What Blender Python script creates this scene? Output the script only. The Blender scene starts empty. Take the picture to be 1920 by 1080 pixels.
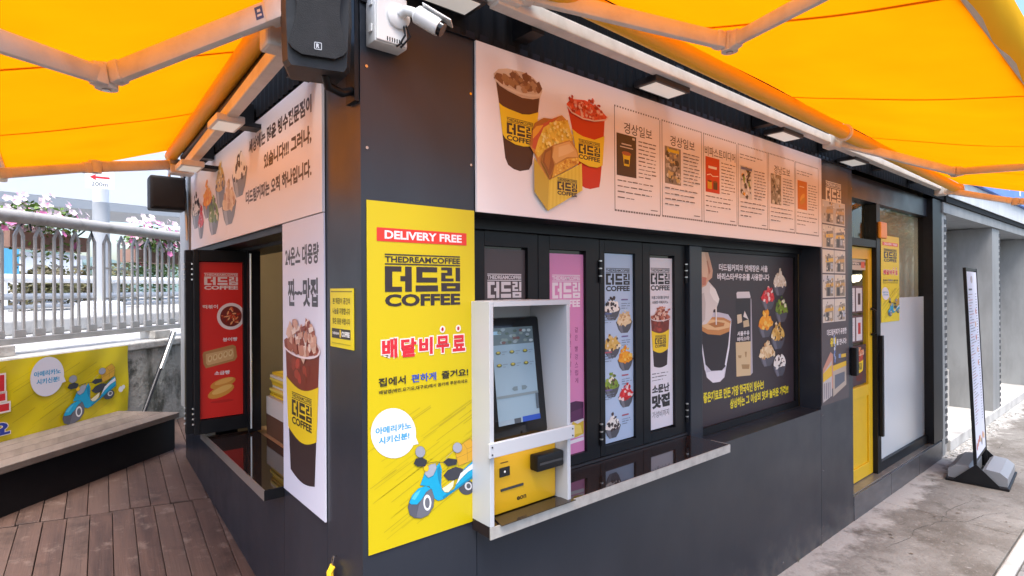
import bpy, bmesh, math, random
from mathutils import Vector, Matrix
random.seed(7)
sc = bpy.context.scene
col = sc.collection
R = math.radians

# ------------------------------------------------------------------ camera
cam_d = bpy.data.cameras.new('camera'); cam = bpy.data.objects.new('camera', cam_d); col.objects.link(cam)
yaw, pit, rol = R(50.414), R(0.04), R(-0.346)
F_ = Vector((math.cos(pit)*math.cos(yaw), math.cos(pit)*math.sin(yaw), math.sin(pit)))
R_ = Vector((math.sin(yaw), -math.cos(yaw), 0)); U_ = R_.cross(F_)
r2 = R_*math.cos(rol)+U_*math.sin(rol); u2 = U_*math.cos(rol)-R_*math.sin(rol)
cam.matrix_world = Matrix(((r2.x, u2.x, -F_.x, -.728), (r2.y, u2.y, -F_.y, -1.6), (r2.z, u2.z, -F_.z, 1.766), (0, 0, 0, 1)))
cam_d.sensor_width = 36; cam_d.lens = 36*1045.3/1920; cam_d.clip_start = .02; cam_d.clip_end = 2000
sc.camera = cam
# ------------------------------------------------------------------ world, sun, exposure
SUN_EL, SUN_AZ = R(66), R(232)          # azimuth of the sun measured from +X, counter-clockwise
w = bpy.data.worlds.new('World'); sc.world = w; w.use_nodes = True
nt = w.node_tree; bg = nt.nodes['Background']
sky = nt.nodes.new('ShaderNodeTexSky'); sky.sky_type = 'NISHITA'; sky.sun_disc = False
sky.sun_elevation = SUN_EL; sky.sun_rotation = R(90)-SUN_AZ; sky.dust_density = 3.5; sky.air_density = 1.0; sky.ozone_density = 1.0
hs = nt.nodes.new('ShaderNodeHueSaturation'); hs.inputs['Saturation'].default_value = 1.15
nt.links.new(sky.outputs[0], hs.inputs['Color']); nt.links.new(hs.outputs[0], bg.inputs[0]); bg.inputs[1].default_value = .145
sl = bpy.data.lights.new('sun', 'SUN'); sl.energy = 1.5; sl.angle = R(28); sl.color = (1, .995, .985)
so = bpy.data.objects.new('sun', sl); col.objects.link(so)
sd = Vector((math.cos(SUN_EL)*math.cos(SUN_AZ), math.cos(SUN_EL)*math.sin(SUN_AZ), math.sin(SUN_EL)))
so.rotation_euler = (-sd).to_track_quat('-Z', 'Y').to_euler(); so.location = (-3, -6, 9)
vs = sc.view_settings; vs.view_transform = 'Standard'; vs.look = 'None'; vs.exposure = 1.62; vs.gamma = 1; vs.use_curve_mapping = False
cy = sc.cycles; cy.use_denoising = True; cy.max_bounces = 10; cy.diffuse_bounces = 5; cy.transparent_max_bounces = 24
cy.sample_clamp_indirect = 8; cy.caustics_reflective = False; cy.caustics_refractive = False

# ------------------------------------------------------------------ materials
def lin(c):
    if isinstance(c, str):
        c = c.lstrip('#'); c = [int(c[i:i+2], 16)/255 for i in (0, 2, 4)]
    return tuple(((v+.055)/1.055)**2.4 if v > .04045 else v/12.92 for v in c)
MATS = {}
def mat(name, base, rough=.5, metal=0.0, spec=.5, noise=None, bump=None, coat=0.0, trans=None, emit=None):
    """noise=(scale, second colour, (stretch xyz), lo, hi); bump=(scale, strength, distance)"""
    m = bpy.data.materials.new(name); m.use_nodes = True; MATS[name] = m
    t = m.node_tree; b = t.nodes['Principled BSDF']
    b.inputs['Base Color'].default_value = (*base, 1); b.inputs['Roughness'].default_value = rough
    b.inputs['Metallic'].default_value = metal; b.inputs['Specular IOR Level'].default_value = spec
    if coat: b.inputs['Coat Weight'].default_value = coat; b.inputs['Coat Roughness'].default_value = .08
    if emit: b.inputs['Emission Color'].default_value = (*emit[0], 1); b.inputs['Emission Strength'].default_value = emit[1]
    tc = t.nodes.new('ShaderNodeTexCoord')
    def mapped(st):
        mp = t.nodes.new('ShaderNodeMapping'); mp.inputs['Scale'].default_value = st
        t.links.new(tc.outputs['Object'], mp.inputs[0]); return mp.outputs[0]
    if noise:
        n = t.nodes.new('ShaderNodeTexNoise'); n.inputs['Scale'].default_value = noise[0]; n.inputs['Detail'].default_value = 7; n.inputs['Roughness'].default_value = .62
        t.links.new(mapped(noise[2]), n.inputs['Vector'])
        r = t.nodes.new('ShaderNodeMapRange'); r.inputs[1].default_value = noise[3]; r.inputs[2].default_value = noise[4]
        t.links.new(n.outputs[0], r.inputs[0])
        mx = t.nodes.new('ShaderNodeMix'); mx.data_type = 'RGBA'
        mx.inputs[6].default_value = (*base, 1); mx.inputs[7].default_value = (*noise[1], 1)
        t.links.new(r.outputs[0], mx.inputs[0]); t.links.new(mx.outputs[2], b.inputs['Base Color'])
    if bump:
        n = t.nodes.new('ShaderNodeTexNoise'); n.inputs['Scale'].default_value = bump[0]; n.inputs['Detail'].default_value = 6
        t.links.new(mapped(bump[3] if len(bump) > 3 else (1, 1, 1)), n.inputs['Vector'])
        bp = t.nodes.new('ShaderNodeBump'); bp.inputs['Strength'].default_value = bump[1]; bp.inputs['Distance'].default_value = bump[2]
        t.links.new(n.outputs[0], bp.inputs['Height']); t.links.new(bp.outputs[0], b.inputs['Normal'])
    return m
M = MATS
mat('wall', (.0185, .0225, .0320), .30, spec=.5, noise=(3.0, (.027, .0315, .0420), (1, 1, .35), .4, .8), bump=(140, .06, .002))
mat('black', (.006, .006, .0075), .42, spec=.3, noise=(8, (.011, .011, .012), (1, 1, 1), .45, .8))
mat('soot', (.008, .0075, .0075), .7, spec=.2)
mat('counter', (.020, .013, .011), .04, spec=1.0, noise=(220, (.05, .036, .03), (1, 1, 1), .5, .75))
mat('alu', (.62, .62, .60), .35, .9)
mat('steel', (.5, .5, .52), .25, 1.0)
mat('edge', (.55, .53, .49), .4, .3, noise=(20, (.42, .40, .37), (1, 1, 1), .4, .7))
mat('white_lam', (.50, .52, .55), .4)
mat('white_plastic', (.78, .78, .76), .35)
mat('arm', (.74, .72, .69), .4, noise=(9, (.58, .55, .51), (1, 1, 1), .45, .75))
mat('speaker', (.008, .009, .011), .6, spec=.3, bump=(420, .35, .004), noise=(12, (.018, .019, .022), (1, 1, 1), .5, .8))
mat('speaker_shell', (.014, .0155, .018), .5, spec=.35, noise=(14, (.035, .036, .04), (1, 1, 1), .5, .8))
mat('beige', (.46, .37, .24), .7)
mat('inner_floor', (.2, .17, .14), .6)
mat('yellow_door', (.72, .45, .010), .4, noise=(2.5, (.62, .37, .010), (1, 1, 1), .4, .8))
mat('kiosk_yellow', (.72, .40, .012), .35)
mat('tile', (.062, .062, .068), .3, noise=(5, (.11, .11, .115), (1, 1, 3), .4, .75))
mat('tile_top', (.15, .135, .12), .25, noise=(6, (.22, .20, .17), (1, 1, 1), .4, .75))
mat('concrete', (.185, .172, .155), .9, noise=(1.5, (.115, .10, .085), (1, 1, 1), .42, .62), bump=(42, .5, .012))
def weather(m, layers, shift=False):
    t = MATS[m].node_tree; b = t.nodes['Principled BSDF']; tc = [n for n in t.nodes if n.type == 'TEX_COORD'][0]
    for scale, c, lo, hi, amt in layers:
        src = b.inputs['Base Color'].links[0].from_socket
        n = t.nodes.new('ShaderNodeTexNoise'); n.inputs['Scale'].default_value = scale; n.inputs['Detail'].default_value = 8; n.inputs['Roughness'].default_value = .7
        r = t.nodes.new('ShaderNodeMapRange'); r.inputs[1].default_value = lo; r.inputs[2].default_value = hi; r.inputs[4].default_value = amt
        mx = t.nodes.new('ShaderNodeMix'); mx.data_type = 'RGBA'; mx.inputs[7].default_value = (*c, 1)
        vec = tc.outputs['Object']
        if shift:
            oi = t.nodes.new('ShaderNodeObjectInfo'); ml = t.nodes.new('ShaderNodeMath'); ml.operation = 'MULTIPLY'; ml.inputs[1].default_value = 61; va = t.nodes.new('ShaderNodeVectorMath'); va.operation = 'ADD'
            t.links.new(oi.outputs['Random'], ml.inputs[0]); t.links.new(vec, va.inputs[0]); t.links.new(ml.outputs[0], va.inputs[1]); vec = va.outputs[0]
        t.links.new(vec, n.inputs['Vector']); t.links.new(n.outputs[0], r.inputs[0]); t.links.new(r.outputs[0], mx.inputs[0]); t.links.new(src, mx.inputs[6]); t.links.new(mx.outputs[2], b.inputs['Base Color'])
weather('concrete', [(.9, (.27, .255, .235), .52, .66, .8), (7, (.085, .075, .062), .52, .66, .75), (24, (.30, .285, .26), .56, .66, .6), (60, (.05, .045, .04), .58, .68, .7), (130, (.38, .36, .33), .60, .70, .6)])
weather('wall', [(70, (.22, .22, .22), .755, .78, .7), (1.1, (.032, .036, .045), .55, .75, .5)])
def dusty_foot(m):
    # pale cement dust that lies thickest at the foot of the wall (y = 0) and breaks up away from it
    t = MATS[m].node_tree; b = t.nodes['Principled BSDF']; tc = [n for n in t.nodes if n.type == 'TEX_COORD'][0]
    src = b.inputs['Base Color'].links[0].from_socket
    sp_ = t.nodes.new('ShaderNodeSeparateXYZ'); t.links.new(tc.outputs['Object'], sp_.inputs[0])
    a = t.nodes.new('ShaderNodeMapRange'); a.inputs[1].default_value = -.42; a.inputs[2].default_value = 0; a.inputs[3].default_value = -.22; a.inputs[4].default_value = .22
    t.links.new(sp_.outputs[1], a.inputs[0])
    n = t.nodes.new('ShaderNodeTexNoise'); n.inputs['Scale'].default_value = 4.5; n.inputs['Detail'].default_value = 9; n.inputs['Roughness'].default_value = .66; t.links.new(tc.outputs['Object'], n.inputs['Vector'])
    ad = t.nodes.new('ShaderNodeMath'); ad.operation = 'ADD'; t.links.new(a.outputs[0], ad.inputs[0]); t.links.new(n.outputs[0], ad.inputs[1])
    r = t.nodes.new('ShaderNodeMapRange'); r.inputs[1].default_value = .50; r.inputs[2].default_value = .66; r.inputs[4].default_value = .9; t.links.new(ad.outputs[0], r.inputs[0])
    mx = t.nodes.new('ShaderNodeMix'); mx.data_type = 'RGBA'; mx.inputs[7].default_value = (.40, .385, .36, 1)
    t.links.new(r.outputs[0], mx.inputs[0]); t.links.new(src, mx.inputs[6]); t.links.new(mx.outputs[2], b.inputs['Base Color'])
dusty_foot('concrete')
def wall_dust(m):
    # splashed dirt near the ground and faint vertical run marks
    t = MATS[m].node_tree; b = t.nodes['Principled BSDF']; tc = [n for n in t.nodes if n.type == 'TEX_COORD'][0]
    ge = t.nodes.new('ShaderNodeNewGeometry'); sp_ = t.nodes.new('ShaderNodeSeparateXYZ'); t.links.new(ge.outputs['Position'], sp_.inputs[0])
    for sc_, st, z0, z1, f0, lo, hi, c, amt in ((9, (1, 1, 1), .0, .42, .18, .52, .74, (.085, .08, .072), .55), (3.2, (9, 9, .35), -9, 9, .0, .62, .82, (.04, .042, .048), .4)):
        src = b.inputs['Base Color'].links[0].from_socket
        a = t.nodes.new('ShaderNodeMapRange'); a.inputs[1].default_value = z0; a.inputs[2].default_value = z1; a.inputs[3].default_value = f0; a.inputs[4].default_value = -.25 if f0 else 0
        t.links.new(sp_.outputs[2], a.inputs[0])
        mp = t.nodes.new('ShaderNodeMapping'); mp.inputs['Scale'].default_value = st; t.links.new(tc.outputs['Object'], mp.inputs[0])
        n = t.nodes.new('ShaderNodeTexNoise'); n.inputs['Scale'].default_value = sc_; n.inputs['Detail'].default_value = 8; n.inputs['Roughness'].default_value = .65; t.links.new(mp.outputs[0], n.inputs['Vector'])
        ad = t.nodes.new('ShaderNodeMath'); ad.operation = 'ADD'; t.links.new(a.outputs[0], ad.inputs[0]); t.links.new(n.outputs[0], ad.inputs[1])
        r = t.nodes.new('ShaderNodeMapRange'); r.inputs[1].default_value = lo; r.inputs[2].default_value = hi; r.inputs[4].default_value = amt; t.links.new(ad.outputs[0], r.inputs[0])
        mx = t.nodes.new('ShaderNodeMix'); mx.data_type = 'RGBA'; mx.inputs[7].default_value = (*c, 1)
        t.links.new(r.outputs[0], mx.inputs[0]); t.links.new(src, mx.inputs[6]); t.links.new(mx.outputs[2], b.inputs['Base Color'])
    n = t.nodes.new('ShaderNodeTexNoise'); n.inputs['Scale'].default_value = 5; n.inputs['Detail'].default_value = 6; t.links.new(tc.outputs['Object'], n.inputs['Vector'])
    r = t.nodes.new('ShaderNodeMapRange'); r.inputs[1].default_value = .35; r.inputs[2].default_value = .7; r.inputs[3].default_value = .30; r.inputs[4].default_value = .40; t.links.new(n.outputs[0], r.inputs[0]); t.links.new(r.outputs[0], b.inputs['Roughness'])
wall_dust('wall')
mat('concrete_light', (.46, .45, .425), .85, noise=(3.2, (.27, .26, .245), (1, 1, 1), .45, .72), bump=(45, .3, .008))
mat('paver', (.21, .205, .2), .85, noise=(6, (.13, .13, .13), (1, 1, 1), .4, .7), bump=(60, .3, .006))
mat('asphalt', (.05, .05, .052), .9, noise=(30, (.085, .085, .085), (1, 1, 1), .4, .7))
mat('gravel', (.52, .51, .49), .9, noise=(26, (.22, .21, .2), (1, 1, 1), .45, .62), bump=(40, .6, .03))
mat('oldwall', (.40, .39, .35), .9, noise=(5.5, (.10, .10, .08), (1.2, 1.2, .5), .50, .66), bump=(30, .5, .015))
weather('oldwall', [(14, (.45, .44, .40), .55, .68, .7), (2.6, (.04, .045, .035), .53, .62, .85)])
mat('oldledge', (.5, .49, .46), .9, noise=(7, (.2, .19, .17), (1, 1, 1), .5, .75), bump=(40, .4, .01))
mat('rail', (.43, .42, .40), .5, .3, noise=(5, (.30, .285, .265), (1, 1, 1), .42, .75), bump=(80, .15, .003))
mat('railtop', (.45, .44, .42), .55, .1, noise=(6, (.24, .225, .20), (1, 1, 1), .5, .72), bump=(60, .3, .004))
mat('whitepaint', (.78, .79, .8), .5)
mat('greypaint', (.36, .375, .39), .5)
mat('terracotta', (.33, .2, .155), .8)
mat('shopgrey', (.26, .265, .262), .5, noise=(4, (.17, .17, .168), (1, 1, .3), .4, .75))
mat('plaster', (.82, .81, .79), .85, noise=(2.2, (.50, .49, .47), (1, 1, .6), .42, .75), bump=(9, .3, .02))
mat('slotdark', (.04, .04, .042), .6)
mat('basegrey', (.20, .21, .225), .5, bump=(200, .1, .003))
mat('lens', (.005, .005, .007), .08)
mat('lampglass', (.85, .83, .78), .3, emit=((1, .95, .88), .10))
mat('pendant', (.9, .85, .7), .3, emit=((1, .84, .6), 5.0))
mat('added_tube_light', (.9, .88, .8), .3, emit=((1, .86, .64), 26.0))
mat('bluesign', (.10, .22, .62), .5, noise=(3, (.2, .34, .72), (1, 1, 1), .45, .8))
mat('canopysheet', (.62, .64, .65), .5, noise=(1.5, (.5, .51, .51), (3, 1, 1), .4, .7))
mat('leaf', (.075, .16, .025), .55, noise=(6, (.16, .26, .04), (1, 1, 1), .35, .7))
mat('leaf_dark', (.035, .075, .018), .6, noise=(2, (.07, .12, .025), (1, 1, 1), .35, .7))
mat('leaf_dry', (.14, .11, .06), .7, noise=(2, (.10, .12, .035), (1, 1, 1), .35, .7))
mat('petal', (.72, .62, .66), .6, noise=(30, (.78, .25, .45), (1, 1, 1), .56, .64))
mat('petal_pink', (.72, .22, .46), .6)
mat('bark', (.12, .09, .065), .9, bump=(20, .5, .02))
mat('hill', (.13, .19, .19), .9, noise=(.05, (.09, .15, .12), (1, 1, 1), .4, .7))  # distance haze put into the colour as a bluish grey
mat('yellow_strap', (.85, .55, .02), .6)
mat('kraft', (.45, .3, .16), .8)
mat('orange_box', (.85, .33, .02), .35)
mat('screen_glass', (.010, .011, .013), .12)
mat('tray', (.03, .022, .016), .06)
mat('metal_dark', (.05, .05, .055), .4, .6)

def wood(name, c1, c2, c3):
    m = mat(name, c1, .62, noise=(2.1, c2, (7, .7, 7), .38, .66), bump=(3.0, .5, .004, (40, 1.2, 40)))
    t = m.node_tree; b = t.nodes['Principled BSDF']
    mixn = [n for n in t.nodes if n.type == 'MIX'][0]
    oi = t.nodes.new('ShaderNodeObjectInfo'); mx = t.nodes.new('ShaderNodeMix'); mx.data_type = 'RGBA'
    mp = t.nodes.new('ShaderNodeMapRange'); mp.inputs[3].default_value = .0; mp.inputs[4].default_value = .65
    t.links.new(oi.outputs['Random'], mp.inputs[0]); t.links.new(mp.outputs[0], mx.inputs[0])
    t.links.new(mixn.outputs[2], mx.inputs[6]); mx.inputs[7].default_value = (*c3, 1)
    t.links.new(mx.outputs[2], b.inputs['Base Color'])
    # shift the grain per plank
    for mpn in [n for n in t.nodes if n.type == 'MAPPING']:
        vm = t.nodes.new('ShaderNodeVectorMath'); vm.operation = 'ADD'
        sc_ = t.nodes.new('ShaderNodeVectorMath'); sc_.operation = 'SCALE'; sc_.inputs['Scale'].default_value = 1.0
        cmb = t.nodes.new('ShaderNodeCombineXYZ'); mul = t.nodes.new('ShaderNodeMath'); mul.operation = 'MULTIPLY'; mul.inputs[1].default_value = 37.0
        t.links.new(oi.outputs['Random'], mul.inputs[0]); t.links.new(mul.outputs[0], cmb.inputs[0]); t.links.new(mul.outputs[0], cmb.inputs[1])
        src = mpn.inputs[0].links[0].from_socket
        t.links.new(src, vm.inputs[0]); t.links.new(cmb.outputs[0], vm.inputs[1]); t.links.new(vm.outputs[0], mpn.inputs[0])
    return m
wood('deckwood', (.108, .062, .046), (.052, .031, .025), (.135, .086, .066))
weather('deckwood', [(9, (.22, .16, .13), .56, .68, .65), (3.5, (.035, .022, .017), .53, .66, .7), (45, (.24, .19, .16), .64, .70, .7), (30, (.018, .012, .01), .64, .72, .8)], True)
wood('benchwood', (.17, .13, .105), (.09, .066, .052), (.23, .185, .155))

def cloth_mat(name, c, tr, mixf):
    m = bpy.data.materials.new(name); m.use_nodes = True; MATS[name] = m
    t = m.node_tree; t.nodes.remove(t.nodes['Principled BSDF']); out = t.nodes['Material Output']
    d = t.nodes.new('ShaderNodeBsdfDiffuse'); d.inputs[0].default_value = (*c, 1)
    tl = t.nodes.new('ShaderNodeBsdfTranslucent'); tl.inputs[0].default_value = (*tr, 1)
    mx = t.nodes.new('ShaderNodeMixShader'); mx.inputs[0].default_value = mixf
    tc = t.nodes.new('ShaderNodeTexCoord'); n = t.nodes.new('ShaderNodeTexNoise'); n.inputs['Scale'].default_value = 2.5; n.inputs['Detail'].default_value = 5
    n2 = t.nodes.new('ShaderNodeTexNoise'); n2.inputs['Scale'].default_value = 260
    t.links.new(tc.outputs['Object'], n.inputs['Vector']); t.links.new(tc.outputs['Object'], n2.inputs['Vector'])
    for node, cc in ((d, c), (tl, tr)):
        cm = t.nodes.new('ShaderNodeMix'); cm.data_type = 'RGBA'; cm.inputs[6].default_value = (*[v*.80 for v in cc], 1); cm.inputs[7].default_value = (*[min(1, v*1.12) for v in cc], 1)
        t.links.new(n.outputs[0], cm.inputs[0]); t.links.new(cm.outputs[2], node.inputs[0])
    bp = t.nodes.new('ShaderNodeBump'); bp.inputs['Strength'].default_value = .12; bp.inputs['Distance'].default_value = .002
    t.links.new(n2.outputs[0], bp.inputs['Height']); t.links.new(bp.outputs[0], d.inputs['Normal'])
    t.links.new(d.outputs[0], mx.inputs[1]); t.links.new(tl.outputs[0], mx.inputs[2]); t.links.new(mx.outputs[0], out.inputs[0])
    return m
cloth_mat('awning', (.82, .26, .003), (.95, .26, .001), .55)
cloth_mat('seam', (.70, .26, .006), (.70, .24, .004), .35)
cloth_mat('valance', (.80, .47, .03), (.85, .46, .02), .45)

mat('roller', (.82, .46, .02), .55)
def glass_mat(name, tint, refl):
    m = bpy.data.materials.new(name); m.use_nodes = True; MATS[name] = m
    t = m.node_tree; t.nodes.remove(t.nodes['Principled BSDF']); out = t.nodes['Material Output']
    tr = t.nodes.new('ShaderNodeBsdfTransparent'); tr.inputs[0].default_value = (*tint, 1)
    g = t.nodes.new('ShaderNodeBsdfGlossy'); g.inputs['Roughness'].default_value = .02
    fr = t.nodes.new('ShaderNodeFresnel'); fr.inputs[0].default_value = refl
    mx = t.nodes.new('ShaderNodeMixShader'); ge = t.nodes.new('ShaderNodeNewGeometry'); sb_ = t.nodes.new('ShaderNodeMath'); sb_.operation = 'SUBTRACT'; sb_.inputs[0].default_value = 1; ml = t.nodes.new('ShaderNodeMath'); ml.operation = 'MULTIPLY'
    t.links.new(ge.outputs['Backfacing'], sb_.inputs[1]); t.links.new(fr.outputs[0], ml.inputs[0]); t.links.new(sb_.outputs[0], ml.inputs[1])
    t.links.new(ml.outputs[0], mx.inputs[0]); t.links.new(tr.outputs[0], mx.inputs[1]); t.links.new(g.outputs[0], mx.inputs[2]); t.links.new(mx.outputs[0], out.inputs[0])
glass_mat('glass', (.92, .95, .94), 1.52)
mat('frost', (.60, .63, .64), .22, spec=.6)
def ink_mat(name, rough, emit=0.0):
    m = bpy.data.materials.new(name); m.use_nodes = True; MATS[name] = m
    t = m.node_tree; b = t.nodes['Principled BSDF']; a = t.nodes.new('ShaderNodeAttribute'); a.attribute_name = 'Col'
    t.links.new(a.outputs['Color'], b.inputs['Base Color']); b.inputs['Roughness'].default_value = rough
    if emit:
        t.links.new(a.outputs['Color'], b.inputs['Emission Color']); b.inputs['Emission Strength'].default_value = emit
ink_mat('ink', .42)
ink_mat('screen_ink', .15, .05)
PAPER = {}
def paper(hexc, rough=.4):
    k = 'paper_'+hexc.lstrip('#')
    if k not in MATS: mat(k, tuple(v*.90 for v in lin(hexc)), rough)
    return k

# ------------------------------------------------------------------ mesh helpers
class MB:
    def __init__(s): s.v = []; s.f = []
    def add(s, vs, fs):
        o = len(s.v); s.v += [tuple(v) for v in vs]; s.f += [tuple(i+o for i in f) for f in fs]; return s
    def box(s, x0, x1, y0, y1, z0, z1, mtx=None, bev=0.0):
        if bev > 0:
            bm = bmesh.new(); bmesh.ops.create_cube(bm, size=1)
            for v in bm.verts: v.co = Vector((x0+(v.co.x+.5)*(x1-x0), y0+(v.co.y+.5)*(y1-y0), z0+(v.co.z+.5)*(z1-z0)))
            bmesh.ops.bevel(bm, geom=bm.edges[:], offset=bev, segments=2, affect='EDGES', profile=.5)
            vs = [v.co.copy() for v in bm.verts]; bm.verts.index_update(); fs = [[v.index for v in f.verts] for f in bm.faces]; bm.free()
        else:
            vs = [Vector(p) for p in ((x0, y0, z0), (x1, y0, z0), (x1, y1, z0), (x0, y1, z0), (x0, y0, z1), (x1, y0, z1), (x1, y1, z1), (x0, y1, z1))]
            fs = [(0, 3, 2, 1), (4, 5, 6, 7), (0, 1, 5, 4), (1, 2, 6, 5), (2, 3, 7, 6), (3, 0, 4, 7)]
        if mtx: vs = [mtx @ v for v in vs]
        return s.add(vs, fs)
    def tube(s, pts, r, n=10, cap=True):
        pts = [Vector(p) for p in pts]; rs = r if isinstance(r, (list, tuple)) else [r]*len(pts); vs = []; fs = []
        for i, p in enumerate(pts):
            d = (pts[min(i+1, len(pts)-1)]-pts[max(i-1, 0)]).normalized()
            a = d.orthogonal().normalized() if i == 0 else (a-d*a.dot(d)).normalized()
            b = d.cross(a)
            for k in range(n):
                t = 2*math.pi*k/n; vs.append(p+(a*math.cos(t)+b*math.sin(t))*rs[i])
        for i in range(len(pts)-1):
            for k in range(n):
                fs.append((i*n+k, i*n+(k+1) % n, (i+1)*n+(k+1) % n, (i+1)*n+k))
        if cap: fs.append(tuple(range(n-1, -1, -1))); fs.append(tuple(range((len(pts)-1)*n, len(pts)*n)))
        return s.add(vs, fs)
    def bar(s, a, b, wdt, hgt, up=(0, 0, 1), bev=.004):
        a = Vector(a); b = Vector(b); d = b-a; L = d.length; d.normalize()
        sd_ = d.cross(Vector(up)).normalized(); u = sd_.cross(d)
        m = Matrix((( d.x, sd_.x, u.x, a.x), (d.y, sd_.y, u.y, a.y), (d.z, sd_.z, u.z, a.z), (0, 0, 0, 1)))
        return s.box(0, L, -wdt/2, wdt/2, -hgt/2, hgt/2, m, bev)
    def prism(s, pts2, z0, z1, mtx=None):
        n = len(pts2); vs = [Vector((x, y, z0)) for x, y in pts2]+[Vector((x, y, z1)) for x, y in pts2]
        if mtx: vs = [mtx @ v for v in vs]
        fs = [tuple(range(n-1, -1, -1)), tuple(range(n, 2*n))]+[(i, (i+1) % n, n+(i+1) % n, n+i) for i in range(n)]
        return s.add(vs, fs)
    def lathe(s, prof, n=24, mtx=None):
        vs = []; fs = []
        for r, z in prof:
            for k in range(n): t = 2*math.pi*k/n; vs.append(Vector((r*math.cos(t), r*math.sin(t), z)))
        for i in range(len(prof)-1):
            for k in range(n): fs.append((i*n+k, i*n+(k+1) % n, (i+1)*n+(k+1) % n, (i+1)*n+k))
        fs.append(tuple(range(n-1, -1, -1))); fs.append(tuple(range((len(prof)-1)*n, len(prof)*n)))
        if mtx: vs = [mtx @ v for v in vs]
        return s.add(vs, fs)
    def mesh(s, name, m, smooth=False):
        me = bpy.data.meshes.new(name); me.from_pydata(s.v, [], s.f); me.materials.append(MATS[m])
        if smooth:
            me.polygons.foreach_set('use_smooth', [True]*len(me.polygons))
        me.update(); return me
    def build(s, name, m, parent=None, smooth=False, mtx=None):
        o = bpy.data.objects.new(name, s.mesh(name, m, smooth)); col.objects.link(o)
        if parent: o.parent = parent
        if mtx is not None: o.matrix_local = mtx
        if smooth:
            md = o.modifiers.new('split', 'EDGE_SPLIT'); md.split_angle = R(38)
        return o
def tag(o, label=None, cat=None, group=None, kind=None):
    if label: o['label'] = label
    if cat: o['category'] = cat
    if group: o['group'] = group
    if kind: o['kind'] = kind
    return o
def empty(name, loc=(0, 0, 0), label=None, cat=None, group=None):
    o = bpy.data.objects.new(name, None); o.location = loc; o.empty_display_size = .1; col.objects.link(o)
    bpy.context.view_layer.update
    return tag(o, label, cat, group)
class Thing:
    """a thing whose parts are given in world coordinates: the Empty stands at the base, parts are offset back"""
    def __init__(s, name, base, label, cat, group=None):
        s.o = empty(name, base, label, cat, group); s.inv = Matrix.Translation(-Vector(base))
    def part(s, mb, name, m, smooth=False, under=None, label=None):
        if under is None: o = mb.build(name, m, s.o, smooth, s.inv)
        else: o = mb.build(name, m, under, smooth, Matrix())
        if label: o['label'] = label
        return o
def BX(*a, **k): return MB().box(*a, **k)

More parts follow.
